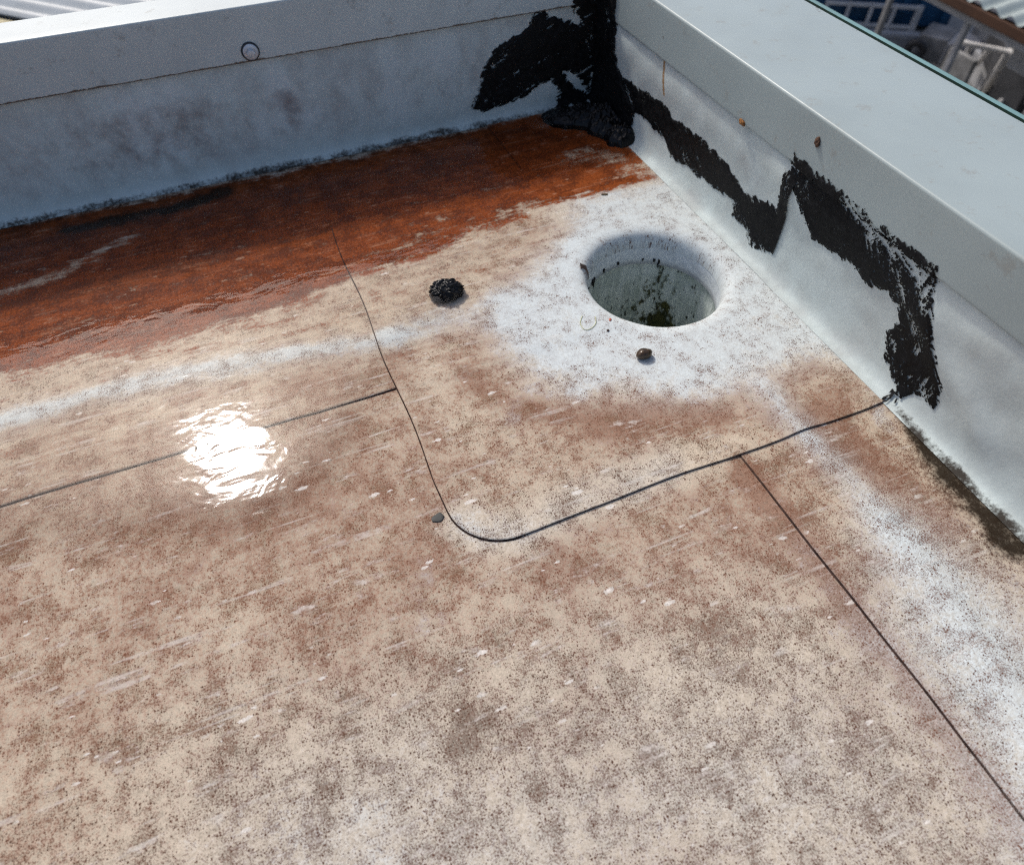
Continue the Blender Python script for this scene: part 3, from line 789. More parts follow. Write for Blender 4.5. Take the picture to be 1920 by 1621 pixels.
# ------------------------------------------------------------------ metal copings
def coping_material(name, base, rough):
    t = NT(name)
    P = t.pos(); x, y, z = t.xyz(P)
    n1 = t.noise(P, 8, 4, .6); n2 = t.noise(P, 60, 6, .7); n3 = t.noise(P, 420, 3, .6)
    c = t.mix(t.sm(n1, .3, .7), tuple(v * .93 for v in base), tuple(v * 1.07 for v in base))
    c = t.mix(t.sm(t.add(n2, t.mul(n3, .25)), .70, .84, 0, .45), c, (.25, .24, .21))
    g = t.attr('grime')
    gm = t.sm(t.add(g, t.add(t.mul(t.sub(n2, .5), 1.6), t.mul(t.sub(n3, .5), 1.0))), .55, .85)
    c = t.mix(t.mul(gm, .85), c, (.085, .050, .028))
    dots = t.mul(t.sm(n3, .735, .76), t.sm(n2, .5, .62))
    c = t.mix(t.mul(dots, .6), c, (.10, .09, .075))
    return t.bsdf(c, t.sm(n2, .3, .7, rough, rough + .12), 0, t.bump(n3, .04, .0004), .32)
M_COP_S = coping_material('grey_coated_coping', (.318, .372, .366), .30)
M_COP_B = coping_material('light_coated_coping', (.49, .54, .525), .32)

def arc_pts(cx, cz, r, a0, a1, k=7):
    return [(cx + r * math.cos(math.radians(a0 + (a1 - a0) * i / k)), cz + r * math.sin(math.radians(a0 + (a1 - a0) * i / k))) for i in range(k + 1)]

def coping(name, prof, along, axis, mat, grime):
    n = len(prof)
    V = []; 
    for s in along:
        for p, z in prof:
            V.append((s, p, z) if axis == 'x' else (p, s, z))
    V = np.array(V)
    Fq = grid_faces(n, len(along))
    if axis == 'x': Fq = Fq[:, ::-1]
    return mesh_obj(name, V, Fq, mat, None, True, {'grime': grime(V)})

# back coping: folded hem, inner face, rounded arris, sloping top, outer drop
rB = .0016
pB = [(FACE_B + .0035, Z_BB + .004), (FACE_B + .0030, Z_BB + .0012)] + arc_pts(FACE_B + .0012, Z_BB + .0012, .0012, 300, 180, 6) \
   + [(FACE_B, Z_BB + d) for d in (.003, .008, .016, .028, .038)] + arc_pts(FACE_B + rB, Z_BT - rB, rB, 180, 92, 7) \
   + [(.006, Z_BT + .0003), (.018, Z_BT + .0006), (.034, Z_BT + .0008)] + arc_pts(.0355, Z_BT - .0008, .0016, 90, 0, 6) + [(.0371, Z_BT - .03), (.0371, Z_BB)]
def grB(V):
    return 1.3 * np.exp(-((V[:, 2] - Z_BB) / .0018) ** 2) * (V[:, 1] < 0) + .30 * np.exp(-((V[:, 1] - .034) / .004) ** 2)
al = coords(-3.0, -.62, FACE_S + .0005, FACE_S + .0005, .012, .06)
cop_b = coping('coping', pB, al, 'x', M_COP_B, grB)
cop_b_root = tag(empty('metal_coping', (-1.5, 0, Z_BB)), 'narrow pale metal coping with one washered screw on the back parapet', 'coping')
cop_b.name = 'cover_sheet'; adopt(cop_b, cop_b_root)

rS = .0022
pS = [(FACE_S + .0035, Z_SB + .004), (FACE_S + .0030, Z_SB + .0012)] + arc_pts(FACE_S + .0012, Z_SB + .0012, .0012, 300, 180, 6) \
   + [(FACE_S, Z_SB + d) for d in (.003, .008, .016, .026, .034)] + arc_pts(FACE_S + rS, Z_ST - rS, rS, 180, 91, 8) \
   + [(x_, Z_ST + .0002 + (x_ > .06) * .0000) for x_ in (.004, .02, .04, .06, .08, .10)] + arc_pts(.1122, Z_ST - .0018, .002, 90, 0, 6) + [(.1142, Z_ST - .02), (.1142, Z_ST - .045)]
GR_S = [(0.1145,-0.2796),(0.1143,-0.3251),(0.1137,-0.3618),(0.1111,-0.3906)]
def grS(V):
    X, Y, Zc = V[:, 0], V[:, 1], V[:, 2]
    g = .22 * sstep(.085, .112, X) * (Zc > .12)
    g = g + .32 * np.exp(-((X - .110) / .005) ** 2) * sstep(-.45, -.36, Y)
    face = (X < -.004)
    g = g + face * (.50 * np.exp(-((Zc - Z_SB) / .0012) ** 2))
    g = g + face * .95 * np.exp(-(line_dist(Y, Zc, [(-0.2569,0.1073),(-0.2709,0.1059)]) / .0045) ** 2) * sstep(Z_SB + .012, Z_SB, Zc)
    g = g + face * .85 * np.exp(-(line_dist(Y, Zc, [(-0.1303,0.1251),(-0.1356,0.1092)]) / .0026) ** 2)
    g = g + face * .58 * np.exp(-(line_dist(Y, Zc, [(-0.3403,0.135),(-0.3489,0.1224),(-0.3533,0.1077)]) / .0050) ** 2)
    return g
al = coords(-3.0, -.64, .10, .10, .0025, .06)
cop_s = coping('coping', pS, al, 'y', M_COP_S, grS)
cop_s_root = tag(empty('metal_coping', (.05, -1.5, Z_SB)), 'wide flat grey metal coping running along the side parapet', 'coping')
cop_s.name = 'cover_sheet'; adopt(cop_s, cop_s_root)

# dark green trim and teal ledge outside the side coping
M_GREEN = plain('dark_green_trim', (.004, .015, .009), .85, 0, .3, 20, 0, .1)  # near-black: the shadow gap beside the coping put into its colour
M_TEAL = plain('teal_ledge_paint', (.12, .22, .22), .6, 0, .55, 3.5)
bm = bmesh.new(); box_bm(bm, (.1146, -3.0, Z_ST - .060), (.1350, .12, Z_ST - .0080), .001)
adopt(bm_obj('shadow_gap_trim', bm, M_GREEN), cop_s_root)
led = tag(empty('ledge_gutter', (.13, -1.5, .02)), 'narrow teal ledge along the outside of the side parapet', 'ledge')
bm = bmesh.new(); box_bm(bm, (.109, -3.0, .072), (.254, .12, .0785), .002); adopt(bm_obj('ledge_plate', bm, M_TEAL), led)
bm = bmesh.new(); box_bm(bm, (.109, -3.0, -.30), (.240, .12, .0715), .002); adopt(bm_obj('ledge_bracket', bm, M_GREEN), led)

# screws
M_STEEL = plain('zinc_steel', (.60, .62, .63), .5, .35, .15, 200)
M_RUBBER = plain('black_rubber', (.02, .02, .022), .6, 0, .2, 200)
M_RUSTY = plain('rusty_steel', (.10, .052, .03), .85, .2, .5, 900, .6)

def lathe(bm, prof, n=32):
    rings = [[bm.verts.new((r * math.cos(2 * math.pi * i / n), r * math.sin(2 * math.pi * i / n), z)) for i in range(n)] for r, z in prof]
    for a, b in zip(rings[:-1], rings[1:]):
        for i in range(n):
            bm.faces.new((a[i], a[(i + 1) % n], b[(i + 1) % n], b[i]))
    bm.faces.new(rings[-1]); 
def screw(root, loc, axis_rot, parent):
    o = empty('screw', loc); o.rotation_euler = axis_rot
    bm = bmesh.new(); lathe(bm, [(.0078, 0), (.0080, .0008), (.0074, .0016), (.0060, .0018)], 40)
    bm_obj('sealing_ring', bm, M_RUBBER, o, True)
    bm = bmesh.new(); lathe(bm, [(.0066, .0012), (.0067, .0022), (.0058, .0030), (.0044, .0032), (.0034, .0030)], 40)
    bm_obj('washer', bm, M_STEEL, o, True)
    bm = bmesh.new(); lathe(bm, [(.0036, .0030), (.0036, .0062), (.0030, .0068), (.0012, .0070)], 6)
    bm_obj('hex_head', bm, M_STEEL, o, False)
    return o
sc = screw(None, (-.3565, FACE_B, .1120), (math.radians(90), 0, 0), None)
sc.name = 'screw'; sc.parent = cop_b_root
sc.matrix_parent_inverse = Matrix.Translation(-Vector(cop_b_root.location))

def rust_lump(name, loc, r, mat, seed, squash=(1, 1, 1), sub=3, amp=.35, fr=300):
    bm = bmesh.new()
    bmesh.ops.create_icosphere(bm, subdivisions=sub, radius=r)
    co = np.array([v.co for v in bm.verts])
    n = vnoise(co[:, 0] * fr + seed, co[:, 1] * fr + co[:, 2] * fr * .7, seed, 3) - .5
    for v, d in zip(bm.verts, n):
        v.co = Vector((v.co.x * squash[0], v.co.y * squash[1], v.co.z * squash[2])) * (1 + amp * 2 * d)
    o = bm_obj(name, bm, mat, None, True); o.location = loc
    return o
rs = [(-0.3478,0.1223)][0]
o = rust_lump('screw', (FACE_S - .0006, rs[0], rs[1]), .0026, M_RUSTY, 3, (.6, 1, 1.3), 3, .5, 500)
adopt(o, cop_s_root)
rs = [(-0.2659,0.1071)][0]
o = rust_lump('rust_flake', (FACE_S - .0004, rs[0], Z_SB + .001), .0024, plain('orange_rust', (.22, .09, .02), .9, 0, .5, 600), 8, (.5, 1.7, .9), 3, .6, 600)
adopt(o, cop_s_root)

# ------------------------------------------------------------------ tar
def tar_sheet(name, side, polys, holes, dry, rng, step, thick, mat=None, seed=1, dirn=(.9, .4), edge_dry=.50, jag=(.0020, .0062)):
    """tar smeared over a wall face; (s, z) polygons; broken up where the brush ran dry"""
    s0, s1, z0, z1 = rng
    ss = np.arange(s0, s1, step); zz = np.arange(z0, z1, step)
    Sg, Zg = np.meshgrid(ss, zz)
    sdv = np.full(Sg.shape, -1e9)
    for p in polys: sdv = np.maximum(sdv, poly_sd(Sg, Zg, p))
    for p in holes: sdv = np.minimum(sdv, -poly_sd(Sg, Zg, p) + .0)
    j = (vnoise(Sg * 140, Zg * 140, seed, 2) - .5) * jag[1] + (vnoise(Sg * 700, Zg * 700, seed + 3, 2) - .5) * jag[0]
    m = sdv + j
    mt = m / .0010
    keepv = m > 0
    for pts, rad, amt, (du, dv) in dry:
        d = np.exp(-(line_dist(Sg, Zg, pts) / rad) ** 2) * amt
        u = Sg * du + Zg * dv; v = -Sg * dv + Zg * du
        st = .62 * vnoise(u * 70, v * 760, seed + 7, 2, .6) + .38 * vnoise(Sg * 1000, Zg * 1000, seed + 9, 1, .6)
        mt = np.minimum(mt, (st - (.10 + .50 * d)) / .05 + 4 * (d < .03))
    u = Sg * dirn[0] + Zg * dirn[1]; v = -Sg * dirn[1] + Zg * dirn[0]
    st2 = .6 * vnoise(u * 60, v * 620, seed + 27, 2, .6) + .4 * vnoise(Sg * 800, Zg * 800, seed + 29, 1, .6)
    mt = np.minimum(mt, (st2 - edge_dry * (1 - np.clip(m / .0075, 0, 1)) - .02) / .05)
    thin = vnoise(u * 25, v * 160, seed + 41, 2, .6)
    mt = np.minimum(mt, (st2 - .26 * sstep(.55, .78, thin) - .12) / .05)
    pin = .6 * vnoise(Sg * 1100, Zg * 1100, seed + 15, 1) + .4 * vnoise(Sg * 90, Zg * 90, seed + 16, 2)
    mt = np.minimum(mt, (pin - .225) / .05 + 4 * (sdv > .02))
    mt = np.where(sdv > -.004, mt, -3)
    keepv = mt > 0
    th = np.clip(m / .0035, 0, 1) ** .6 * thick * (.75 + .5 * vnoise(Sg * 90, Zg * 90, seed + 11, 2, .5))
    ridge = vnoise(Sg * 60 + Zg * 220, Zg * 90 - Sg * 40, seed + 12, 3, .6)
    th = th + thick * .35 * np.abs(ridge - .5) + .00025
    if side == 'side':
        zl = Zg + (3 * T) * np.clip(1 - Zg / .108, 0, 1)
        base = np.where(zl > Z_SB - .0005, np.minimum(FACE_S, side_face(Sg, Zg)), side_face(Sg, Zg))
        # push out along the true normal of the coved face
        dz = 5e-4
        sl = (side_face(Sg, Zg + dz) - side_face(Sg, Zg - dz)) / (2 * dz)
        nx, nz = -1 / np.sqrt(1 + sl * sl), sl / np.sqrt(1 + sl * sl)
        nz = np.where(zl > Z_SB - .002, 0, nz)
        Vt = np.stack([(base + nx * th).ravel(), Sg.ravel(), (zl + nz * th).ravel()], 1)
        flip = True
    else:
        zl = Zg + (2 * T) * np.clip(1 - Zg / .108, 0, 1)
        base = np.where(zl > Z_BB - .0005, FACE_B, back_face(Sg, Zg))
        Vt = np.stack([Sg.ravel(), (base - th).ravel(), zl.ravel()], 1)
        flip = False
    kq = keepv[:-1, :-1] | keepv[1:, :-1] | keepv[:-1, 1:] | keepv[1:, 1:]
    Fq = grid_faces(len(ss), len(zz), kq)
    if flip: Fq = Fq[:, ::-1]
    Vt, Fq, at = compact(Vt, Fq, {'cover': np.clip(mt, -1, 1).ravel()})
    return mesh_obj(name, Vt, Fq, mat or M_TARS, None, True, at)

A_POLY = [(-0.0201,0.0598),(-0.0571,0.0496),(-0.107,0.0566),(-0.1481,0.0595),(-0.1659,0.0535),(-0.201,0.057),(-0.236,0.0573),(-0.2641,0.0519),(-0.285,0.0451),(-0.3096,0.0506),(-0.327,0.0543),(-0.3271,0.0734),(-0.3265,0.087),(-0.33,0.1011),(-0.3395,0.0884),(-0.3516,0.0738),(-0.3564,0.0581),(-0.3583,0.0429),(-0.3569,0.0233),(-0.3376,0.0145),(-0.3107,0.0083),(-0.3005,0.0159),(-0.2797,0.0182),(-0.2759,0.0301),(-0.2432,0.0249),(-0.203,0.0222),(-0.1709,0.0185),(-0.1542,0.028),(-0.1208,0.0297),(-0.0857,0.0264),(-0.0291,0.0115)]
A_DRY = [([(-0.3271,0.0882),(-0.3421,0.0589),(-0.3464,0.0358)],.0055,.60,(0.0,1.0)),
         ([(-0.2863,0.0234),(-0.3091,0.0106),(-0.3336,0.015)],.006,.66,(0.8,0.6)),
         ([(-0.2642,0.0263),(-0.2122,0.0228),(-0.1649,0.0182)],.0035,.62,(1.0,-.5)),
         ([(-0.2021,0.0522),(-0.2456,0.0531)],.003,.5,(1.0,-.5))]
o = tar_sheet('tar_smear', 'side', [A_POLY], [], A_DRY, (-.34, -.004, .001, .10), .00045, .0009, seed=3, dirn=(.9, .45), edge_dry=.40)
tag(o, 'long black tar smear sagging along the side upstand from the corner', 'tar smear')

B_POLY = [(-0.3246,0.1104),(-0.3348,0.1055),(-0.3551,0.1044),(-0.3796,0.1046),(-0.4034,0.1036),(-0.4267,0.1031),(-0.4466,0.1029),(-0.4615,0.1032),(-0.4745,0.1041),(-0.4821,0.0831),(-0.4935,0.0643),(-0.5081,0.0472),(-0.5197,0.0322),(-0.5234,0.015),(-0.5141,0.0162),(-0.5049,0.0127),(-0.5035,0.0033),(-0.4949,0.0006),(-0.4842,0.0127),(-0.4724,0.018),(-0.4618,0.0328),(-0.4666,0.0439),(-0.4612,0.06),(-0.4484,0.0629),(-0.4308,0.0563),(-0.4105,0.0609),(-0.3889,0.0552),(-0.3714,0.055),(-0.3553,0.0664),(-0.3392,0.0814)]
B_DRY = [([(-0.3926,0.0995),(-0.429,0.0947),(-0.4653,0.0921)],.0095,1.0,(-.75,-.25)),
         ([(-0.4154,0.0879),(-0.4411,0.0834),(-0.462,0.0667)],.0110,.66,(-.5,-.6)),
         ([(-0.4688,0.0924),(-0.478,0.0752)],.009,.86,(0,1)),
         ([(-0.475,0.0628),(-0.4856,0.0466),(-0.4915,0.0416)],.0065,.80,(0,1)),
         ([(-0.4924,0.0262),(-0.5142,0.0236)],.012,.60,(0,1)),
         ([(-0.4688,0.0364),(-0.4768,0.0303)],.0035,.8,(0,1))]
o = tar_sheet('tar_smear', 'side', [B_POLY], [], B_DRY, (-.53, -.20, .0, .106), .00045, .0009, seed=9, dirn=(.72, .69), edge_dry=.50)
tag(o, 'brushed black tar smear dropping from under the coping to the flange corner', 'tar smear')

corner = tag(empty('tar_patch', (0, 0, 0)), 'thick black tar patch plastered into the inner corner of both parapets', 'tar patch')
C_POLY = [(-0.0428,0.1377),(-0.0324,0.098),(-0.021,0.0825),(-0.0349,0.0871),(-0.0504,0.0945),(-0.0737,0.1036),(-0.082,0.0902),(-0.0921,0.0836),(-0.12,0.0756),(-0.1323,0.0606),(-0.1403,0.0368),(-0.1555,0.0158),(-0.136,0.0114),(-0.1077,0.0124),(-0.0854,0.0188),(-0.0695,0.0265),(-0.0556,0.031),(-0.0465,0.0151),(-0.0538,-0.0016),(-0.0046,-0.003),(0.001,0.1323)]
C_HOLE = [(-0.0405,0.0376),(-0.0286,0.0344),(-0.011,0.011),(-0.0234,0.0162)]
C_DRY = [([(-0.151,0.0184),(-0.1376,0.0448)],.006,.75,(.4,1.0))]
tar_sheet('wall_smear', 'back', [C_POLY], [C_HOLE], C_DRY, (-.16, -.0035, .001, .150), .0007, .0016, seed=21).parent = corner
C2_POLY = [(0.0233,0.1252),(-0.0398,0.1428),(-0.0481,0.0888),(-0.0562,0.0603),(-0.0725,0.0421),(-0.0986,0.0295),(-0.0972,0.0103),(-0.0662,-0.0008),(-0.0014,-0.003)]
C2_DRY = [([(-0.0291,0.1027),(-0.0318,0.083)],.004,.8,(0,1))]
tar_sheet('wall_smear', 'side', [C2_POLY], [], C2_DRY, (-.10, -.002, .0015, .150), .0007, .0017, seed=33).parent = corner

def tar_heap(name, spots, mat, seed, parent=None):
    """one lumpy heap: a height field with folded ridges standing on the floor"""
    xs_ = [s[0] for s in spots]; ys_ = [s[1] for s in spots]; r = max(s[2] for s in spots)
    gx = np.arange(min(xs_) - r * 1.6, max(xs_) + r * 1.6, .0007); gy = np.arange(min(ys_) - r * 1.6, max(ys_) + r * 1.6, .0007)
    Xg, Yg = np.meshgrid(gx, gy)
    h = np.zeros(Xg.shape)
    wxx = Xg + (vnoise(Xg * 130, Yg * 130, seed, 3) - .5) * .006; wyy = Yg + (vnoise(Xg * 130, Yg * 130, seed + 5, 3) - .5) * .006
    for x, y, r, hh in spots:
        d = np.hypot(wxx - x, wyy - y) / r
        h = np.maximum(h, hh * np.sqrt(np.clip(1 - d * d, 0, 1)))
    rid = np.abs(vnoise(Xg * 150 + 30 * h, Yg * 150, seed + 8, 3, .6) - .5) * 2
    h2 = h * (.80 + .40 * rid) + (h > 0) * .0008 * vnoise(Xg * 600, Yg * 600, seed + 2, 2)
    k = h > 0
    kq = k[:-1, :-1] | k[1:, :-1] | k[:-1, 1:] | k[1:, 1:]
    z0 = sheet_h(Xg, Yg) + T * .3
    z0 = np.where((Xg > -.336) & (Yg < -.108) & (Yg > -.4945), z0 + T, z0) + sag(Xg, Yg)
    Vt = np.stack([Xg.ravel(), Yg.ravel(), (z0 + h2).ravel()], 1)
    Vt, Fq, _ = compact(Vt, grid_faces(len(gx), len(gy), kq))
    return mesh_obj(name, Vt, Fq, mat, parent)
CH = [(-0.0512,-0.0341),(-0.0295,-0.0434),(-0.0186,-0.0672),(-0.0144,-0.096),(-0.0292,-0.0689),(-0.0106,-0.0706),(-0.0605,-0.0262)]
tar_heap('floor_heap', [(CH[0][0], CH[0][1], .020, .012), (CH[1][0], CH[1][1], .024, .018), (CH[2][0], CH[2][1], .022, .017),
                        (CH[3][0], CH[3][1], .018, .016), (CH[4][0] + .01, CH[4][1] + .012, .022, .022), (CH[5][0], CH[5][1], .017, .016), (CH[6][0], CH[6][1], .014, .008)], M_TARW, 41, corner)

L = [(-0.2676,-0.2645),(-0.2753,-0.2569),(-0.2567,-0.2632),(-0.2606,-0.2526),(-0.273,-0.2695)]
bm = bmesh.new()
bmesh.ops.create_icosphere(bm, subdivisions=6, radius=.0130)
co = np.array([v.co for v in bm.verts])
n1 = vnoise(co[:, 0] * 150 + 7 + co[:, 2] * 60, co[:, 1] * 150 + 3 - co[:, 2] * 90, 77, 2) - .5
n2 = np.abs(vnoise(co[:, 0] * 300 + co[:, 2] * 210, co[:, 1] * 300 + 9 + co[:, 2] * 130, 78, 2, .5) - .5)
for v, p, q in zip(bm.verts, n1, n2):
    v.co = Vector((v.co.x * 1.12, v.co.y * .92, v.co.z * .62)) * (1 + .40 * p + .62 * (q - .2))
o = bm_obj('tar_lump', bm, M_TARW, None, True)
o.location = (L[0][0], L[0][1] + .003, .0062)
tag(o, 'small wrinkled black tar lump on the wet flange left of the drain', 'tar lump')

# ------------------------------------------------------------------ pebble and crumbs
pb = [(-0.1519,-0.3888)][0]
def flange_z(x, y):
    return float(sheet_h(np.array(x), np.array(y)) + T + .0004 + sag(np.array([x]), np.array([y]))[0])
t = NT('brown_pebble'); n = t.noise(t.obj(), 350, 4, .6)
M_PEB = t.bsdf(t.mix(t.sm(n, .3, .7), (.028, .017, .008), (.085, .05, .022)), .22, 0, t.bump(n, .5, .0006))
o = rust_lump('pebble', (pb[0], pb[1], flange_z(*pb) + .0035), .0058, M_PEB, 6, (1.05, .85, .75), 4, .22, 130)
tag(o, 'small glossy brown pebble on the white flange in front of the drain', 'pebble')

def crumb(name, px, size, col, label, cat, seed, squash=(1, .6, .35), rz=0.0):
    o = rust_lump(name, (px[0], px[1], flange_z(*px) + size * squash[2] * .6), size, plain(name + '_colour', col, .6, 0, .3, 500), seed, squash, 3, .35, 400)
    o.rotation_euler = (0, 0, rz)
    return tag(o, label, cat)
crumb('red_flake', [(-0.1561,-0.342)][0], .0018, (.45, .10, .05), 'tiny red flake at the near left edge of the drain rim', 'flake', 2, (1, .6, .3), .8)
crumb('dark_crumb', [(-0.1634,-0.3524)][0], .0015, (.06, .035, .025), 'tiny dark crumb just below the red flake by the drain', 'crumb', 3, (1, .7, .5), .4)
crumb('twig_bit', [(-0.0795,-0.183)][0], .0032, (.14, .09, .035), 'short brown twig bit at the edge of the water behind the drain', 'twig', 4, (1, .35, .3), -.3)
dc = [(-0.3428,-0.4635)][0]
o = crumb('tar_chip', dc, .0042, (.02, .022, .02), 'flat dark chip on the brown sheet left of the flange corner', 'chip', 5, (1, .75, .06), .3)
o.location.z = .0006

def leaf_scrap():
    bm = bmesh.new()
    p = [(-.007, 0, .006), (-.001, .0022, .0035), (.004, .001, -.002), (.0065, -.002, -.006), (.001, -.0035, -.004), (-.004, -.002, .001)]
    up = [bm.verts.new(q) for q in p]; dn = [bm.verts.new((q[0], q[1] - .0003, q[2] - .0004)) for q in p]
    bm.faces.new(up); bm.faces.new(dn[::-1])
    for i in range(6): bm.faces.new((up[i], dn[i], dn[(i + 1) % 6], up[(i + 1) % 6]))
    return bm
o = bm_obj('leaf_scrap', leaf_scrap(), plain('dead_leaf', (.13, .075, .055), .75, 0, .3, 300))
a = 2.55
o.location = (HOLE[0] + .0610 * math.cos(a), HOLE[1] + .0610 * math.sin(a), -.002)
o.rotation_euler = (.2, .35, a + math.pi)
tag(o, 'brown dead leaf scrap stuck inside the far left rim of the drain', 'leaf')

bm = bmesh.new()
th = [(-0.1747,-0.3293),(-0.1802,-0.3366),(-0.1803,-0.3446),(-0.1751,-0.3455),(-0.1687,-0.3414),(-0.1657,-0.3345)]
def smooth_path(pts, n=6):
    out = []
    for i in range(len(pts) - 1):
        p0, p1, p2, p3 = pts[max(i - 1, 0)], pts[i], pts[i + 1], pts[min(i + 2, len(pts) - 1)]
        for k in range(n):
            u = k / n
            out.append(tuple(.5 * (2 * b_ + (c_ - a_) * u + (2 * a_ - 5 * b_ + 4 * c_ - d_) * u * u + (3 * b_ - a_ - 3 * c_ + d_) * u ** 3) for a_, b_, c_, d_ in zip(p0, p1, p2, p3)))
    return out + [pts[-1]]
tube_bm(bm, [(p[0], p[1], flange_z(*p) + .0005) for p in smooth_path(th)], .00026, 6)
tag(bm_obj('grass_thread', bm, plain('yellow_thread', (.55, .55, .30), .7), None, True), 'curled pale yellow thread on the flange near the drain', 'thread')

# ------------------------------------------------------------------ ponded water
POOL = [(-1.072,-0.1291),(-0.9922,0.0379),(-0.7503,-0.008),(-0.6215,-0.0016),(-0.4531,-0.009),(-0.2635,-0.0109),(-0.074,0.0021),(-0.0048,-0.0208),(-0.006,-0.1548),(-0.0043,-0.1896),(-0.0514,-0.1819),(-0.1067,-0.1823),(-0.1465,-0.2138),(-0.1926,-0.2534),(-0.2377,-0.28),(-0.2499,-0.3032),(-0.2715,-0.3272),(-0.311,-0.3415),(-0.335,-0.3658),(-0.3517,-0.3958),(-0.3768,-0.4191),(-0.4138,-0.4411),(-0.4549,-0.4484),(-0.5098,-0.4314),(-0.5994,-0.4093),(-0.7077,-0.4095),(-0.9053,-0.4519)]
def water_material():
    t = NT('pond_water')
    t.dim = '2D'
    P = t.pos()
    w1 = t.noise(t.map(P, (0, 0, 0), (0, 0, .25), (.45, 1, 1)), 30, 3, .5, .6)
    w2 = t.noise(t.map(P, (4, 1, 0), (0, 0, -.35), (.6, 1, 1)), 62, 2, .5, .8)
    h = t.add(w1, t.mul(w2, .42))
    nm = t.bump(h, 1.0, .00048)
    fr = t.n('ShaderNodeFresnel'); fr.inputs['IOR'].default_value = 1.33
    t.set(fr.inputs['Normal'], nm)
    gl = t.n('ShaderNodeBsdfGlossy'); gl.inputs['Roughness'].default_value = .055
    g2 = t.n('ShaderNodeBsdfGlossy'); g2.inputs['Roughness'].default_value = .24; t.set(g2.inputs['Normal'], nm)
    gm = t.n('ShaderNodeMixShader'); gm.inputs[0].default_value = .09
    t.t.links.new(gl.outputs[0], gm.inputs[1]); t.t.links.new(g2.outputs[0], gm.inputs[2])
    t.set(gl.inputs['Normal'], nm)
    tr = t.n('ShaderNodeBsdfTransparent')
    mx = t.n('ShaderNodeMixShader')
    f = t.mul(fr.outputs[0], t.sm(t.attr('cover'), .0, .6))
    t.set(mx.inputs[0], f)
    t.t.links.new(tr.outputs[0], mx.inputs[1]); t.t.links.new(gm.outputs[0], mx.inputs[2])
    o = t.n('ShaderNodeOutputMaterial'); t.t.links.new(mx.outputs[0], o.inputs[0])
    return t.m
gx = coords(-2.2, -.66, -.02, -.02, .004, .04); gy = coords(-.80, -.48, -.003, -.003, .004, .02)
Xg, Yg = np.meshgrid(gx, gy)
sdv = poly_sd(Xg + (vnoise(Xg * 45, Yg * 45, 61, 3) - .5) * .012, Yg + (vnoise(Xg * 45, Yg * 45, 71, 3) - .5) * .012, POOL)
k = sdv > 0
kq = k[:-1, :-1] & k[1:, :-1] & k[:-1, 1:] & k[1:, 1:]
floorz = sheet_h(Xg, Yg) + sag(Xg, Yg) + np.where((Xg > -.336) & (Yg < -.108), T + .0004, 0)
zpl = .0046 + .014 * np.clip(-Yg, 0, .32)
e = sstep(.0, .010, sdv)
Zg = np.maximum(floorz + .0005, floorz + .0006 + (zpl - floorz) * e)
Vt = np.stack([Xg.ravel(), Yg.ravel(), Zg.ravel()], 1)
Vt, Fq, at = compact(Vt, grid_faces(len(gx), len(gy), kq), {'cover': sstep(.010, .085, sdv).ravel()})
water = mesh_obj('water', Vt, Fq, water_material(), None, True, at)
tag(water, kind='structure')

# ------------------------------------------------------------------ neighbouring corrugated roof beyond the back parapet
M_CORR = plain('weathered_corrugated_sheet', (.46, .49, .49), .45, .0, .12, 4)
def corrugated(name, length, width, pitch, amp, mat, parent, loc, rot, n=10):
    nw = int(width / pitch * n)
    u = np.linspace(0, width, nw + 1)
    ls = np.linspace(0, length, 3)
    zz = amp * np.sin(u / pitch * 2 * math.pi)
    V = np.concatenate([np.stack([u, 0 * u + l, zz], 1) for l in ls])
    Vb_ = V.copy(); Vb_[:, 2] -= .004
    Fq = grid_faces(nw + 1, 3)
    Fall = np.concatenate([Fq, Fq[:, ::-1] + len(V)])
    o = mesh_obj(name, np.concatenate([V, Vb_]), Fall, mat, parent)
    o.location = loc; o.rotation_euler = rot
    return o
nb = tag(empty('neighbour_roof', (-.134, 1.563, -.6), math.radians(45)), 'pale corrugated metal roof beyond the back parapet at upper left', 'roof')
corrugated('roof_sheet', 6.0, 6.0, .085, .014, M_CORR, nb, (.04, 0, 0), (0, 0, 0))
bm = bmesh.new(); box_bm(bm, (-.10, 0, -.16), (.035, 6.0, -.0155), .004)
bm_obj('eaves_board', bm, plain('ochre_board', (.50, .44, .27), .8), nb)
bm = bmesh.new(); box_bm(bm, (.05, .05, -3.5), (5.9, 5.9, -.03))
bm_obj('wall', bm, plain('neighbour_wall', (.40, .38, .34), .9), nb)

# ------------------------------------------------------------------ yard below on the right
GZ = -4.0
bm = bmesh.new()
vs = [bm.verts.new(p) for p in ((-60, -60, GZ), (140, -60, GZ), (140, 140, GZ), (-60, 140, GZ))]
bm.faces.new(vs)
tag(bm_obj('ground', bm, plain('yard_concrete', (.20, .195, .185), .9, 0, .35, .8)), kind='structure')

def frame_from(p, q):
    """matrix with x along p->q (level), y level and away from the roof, origin p"""
    p = Vector(p); q = Vector(q); a = q - p; a.z = 0; a.normalize()
    b = Vector((-a.y, a.x, 0))
    if b.dot(Vector((1, .8, 0))) < 0: b = -b
    return Matrix(((a.x, b.x, 0, p.x), (a.y, b.y, 0, p.y), (0, 0, 1, p.z), (0, 0, 0, 1)))
def rooted(name, M, label, cat):
    o = tag(empty(name), label, cat); o.matrix_world = M
    return o
def part(name, parent, mat, boxes, bev=.01):
    bm = bmesh.new()
    for lo, hi in boxes: box_bm(bm, lo, hi, bev)
    return bm_obj(name, bm, mat, parent)

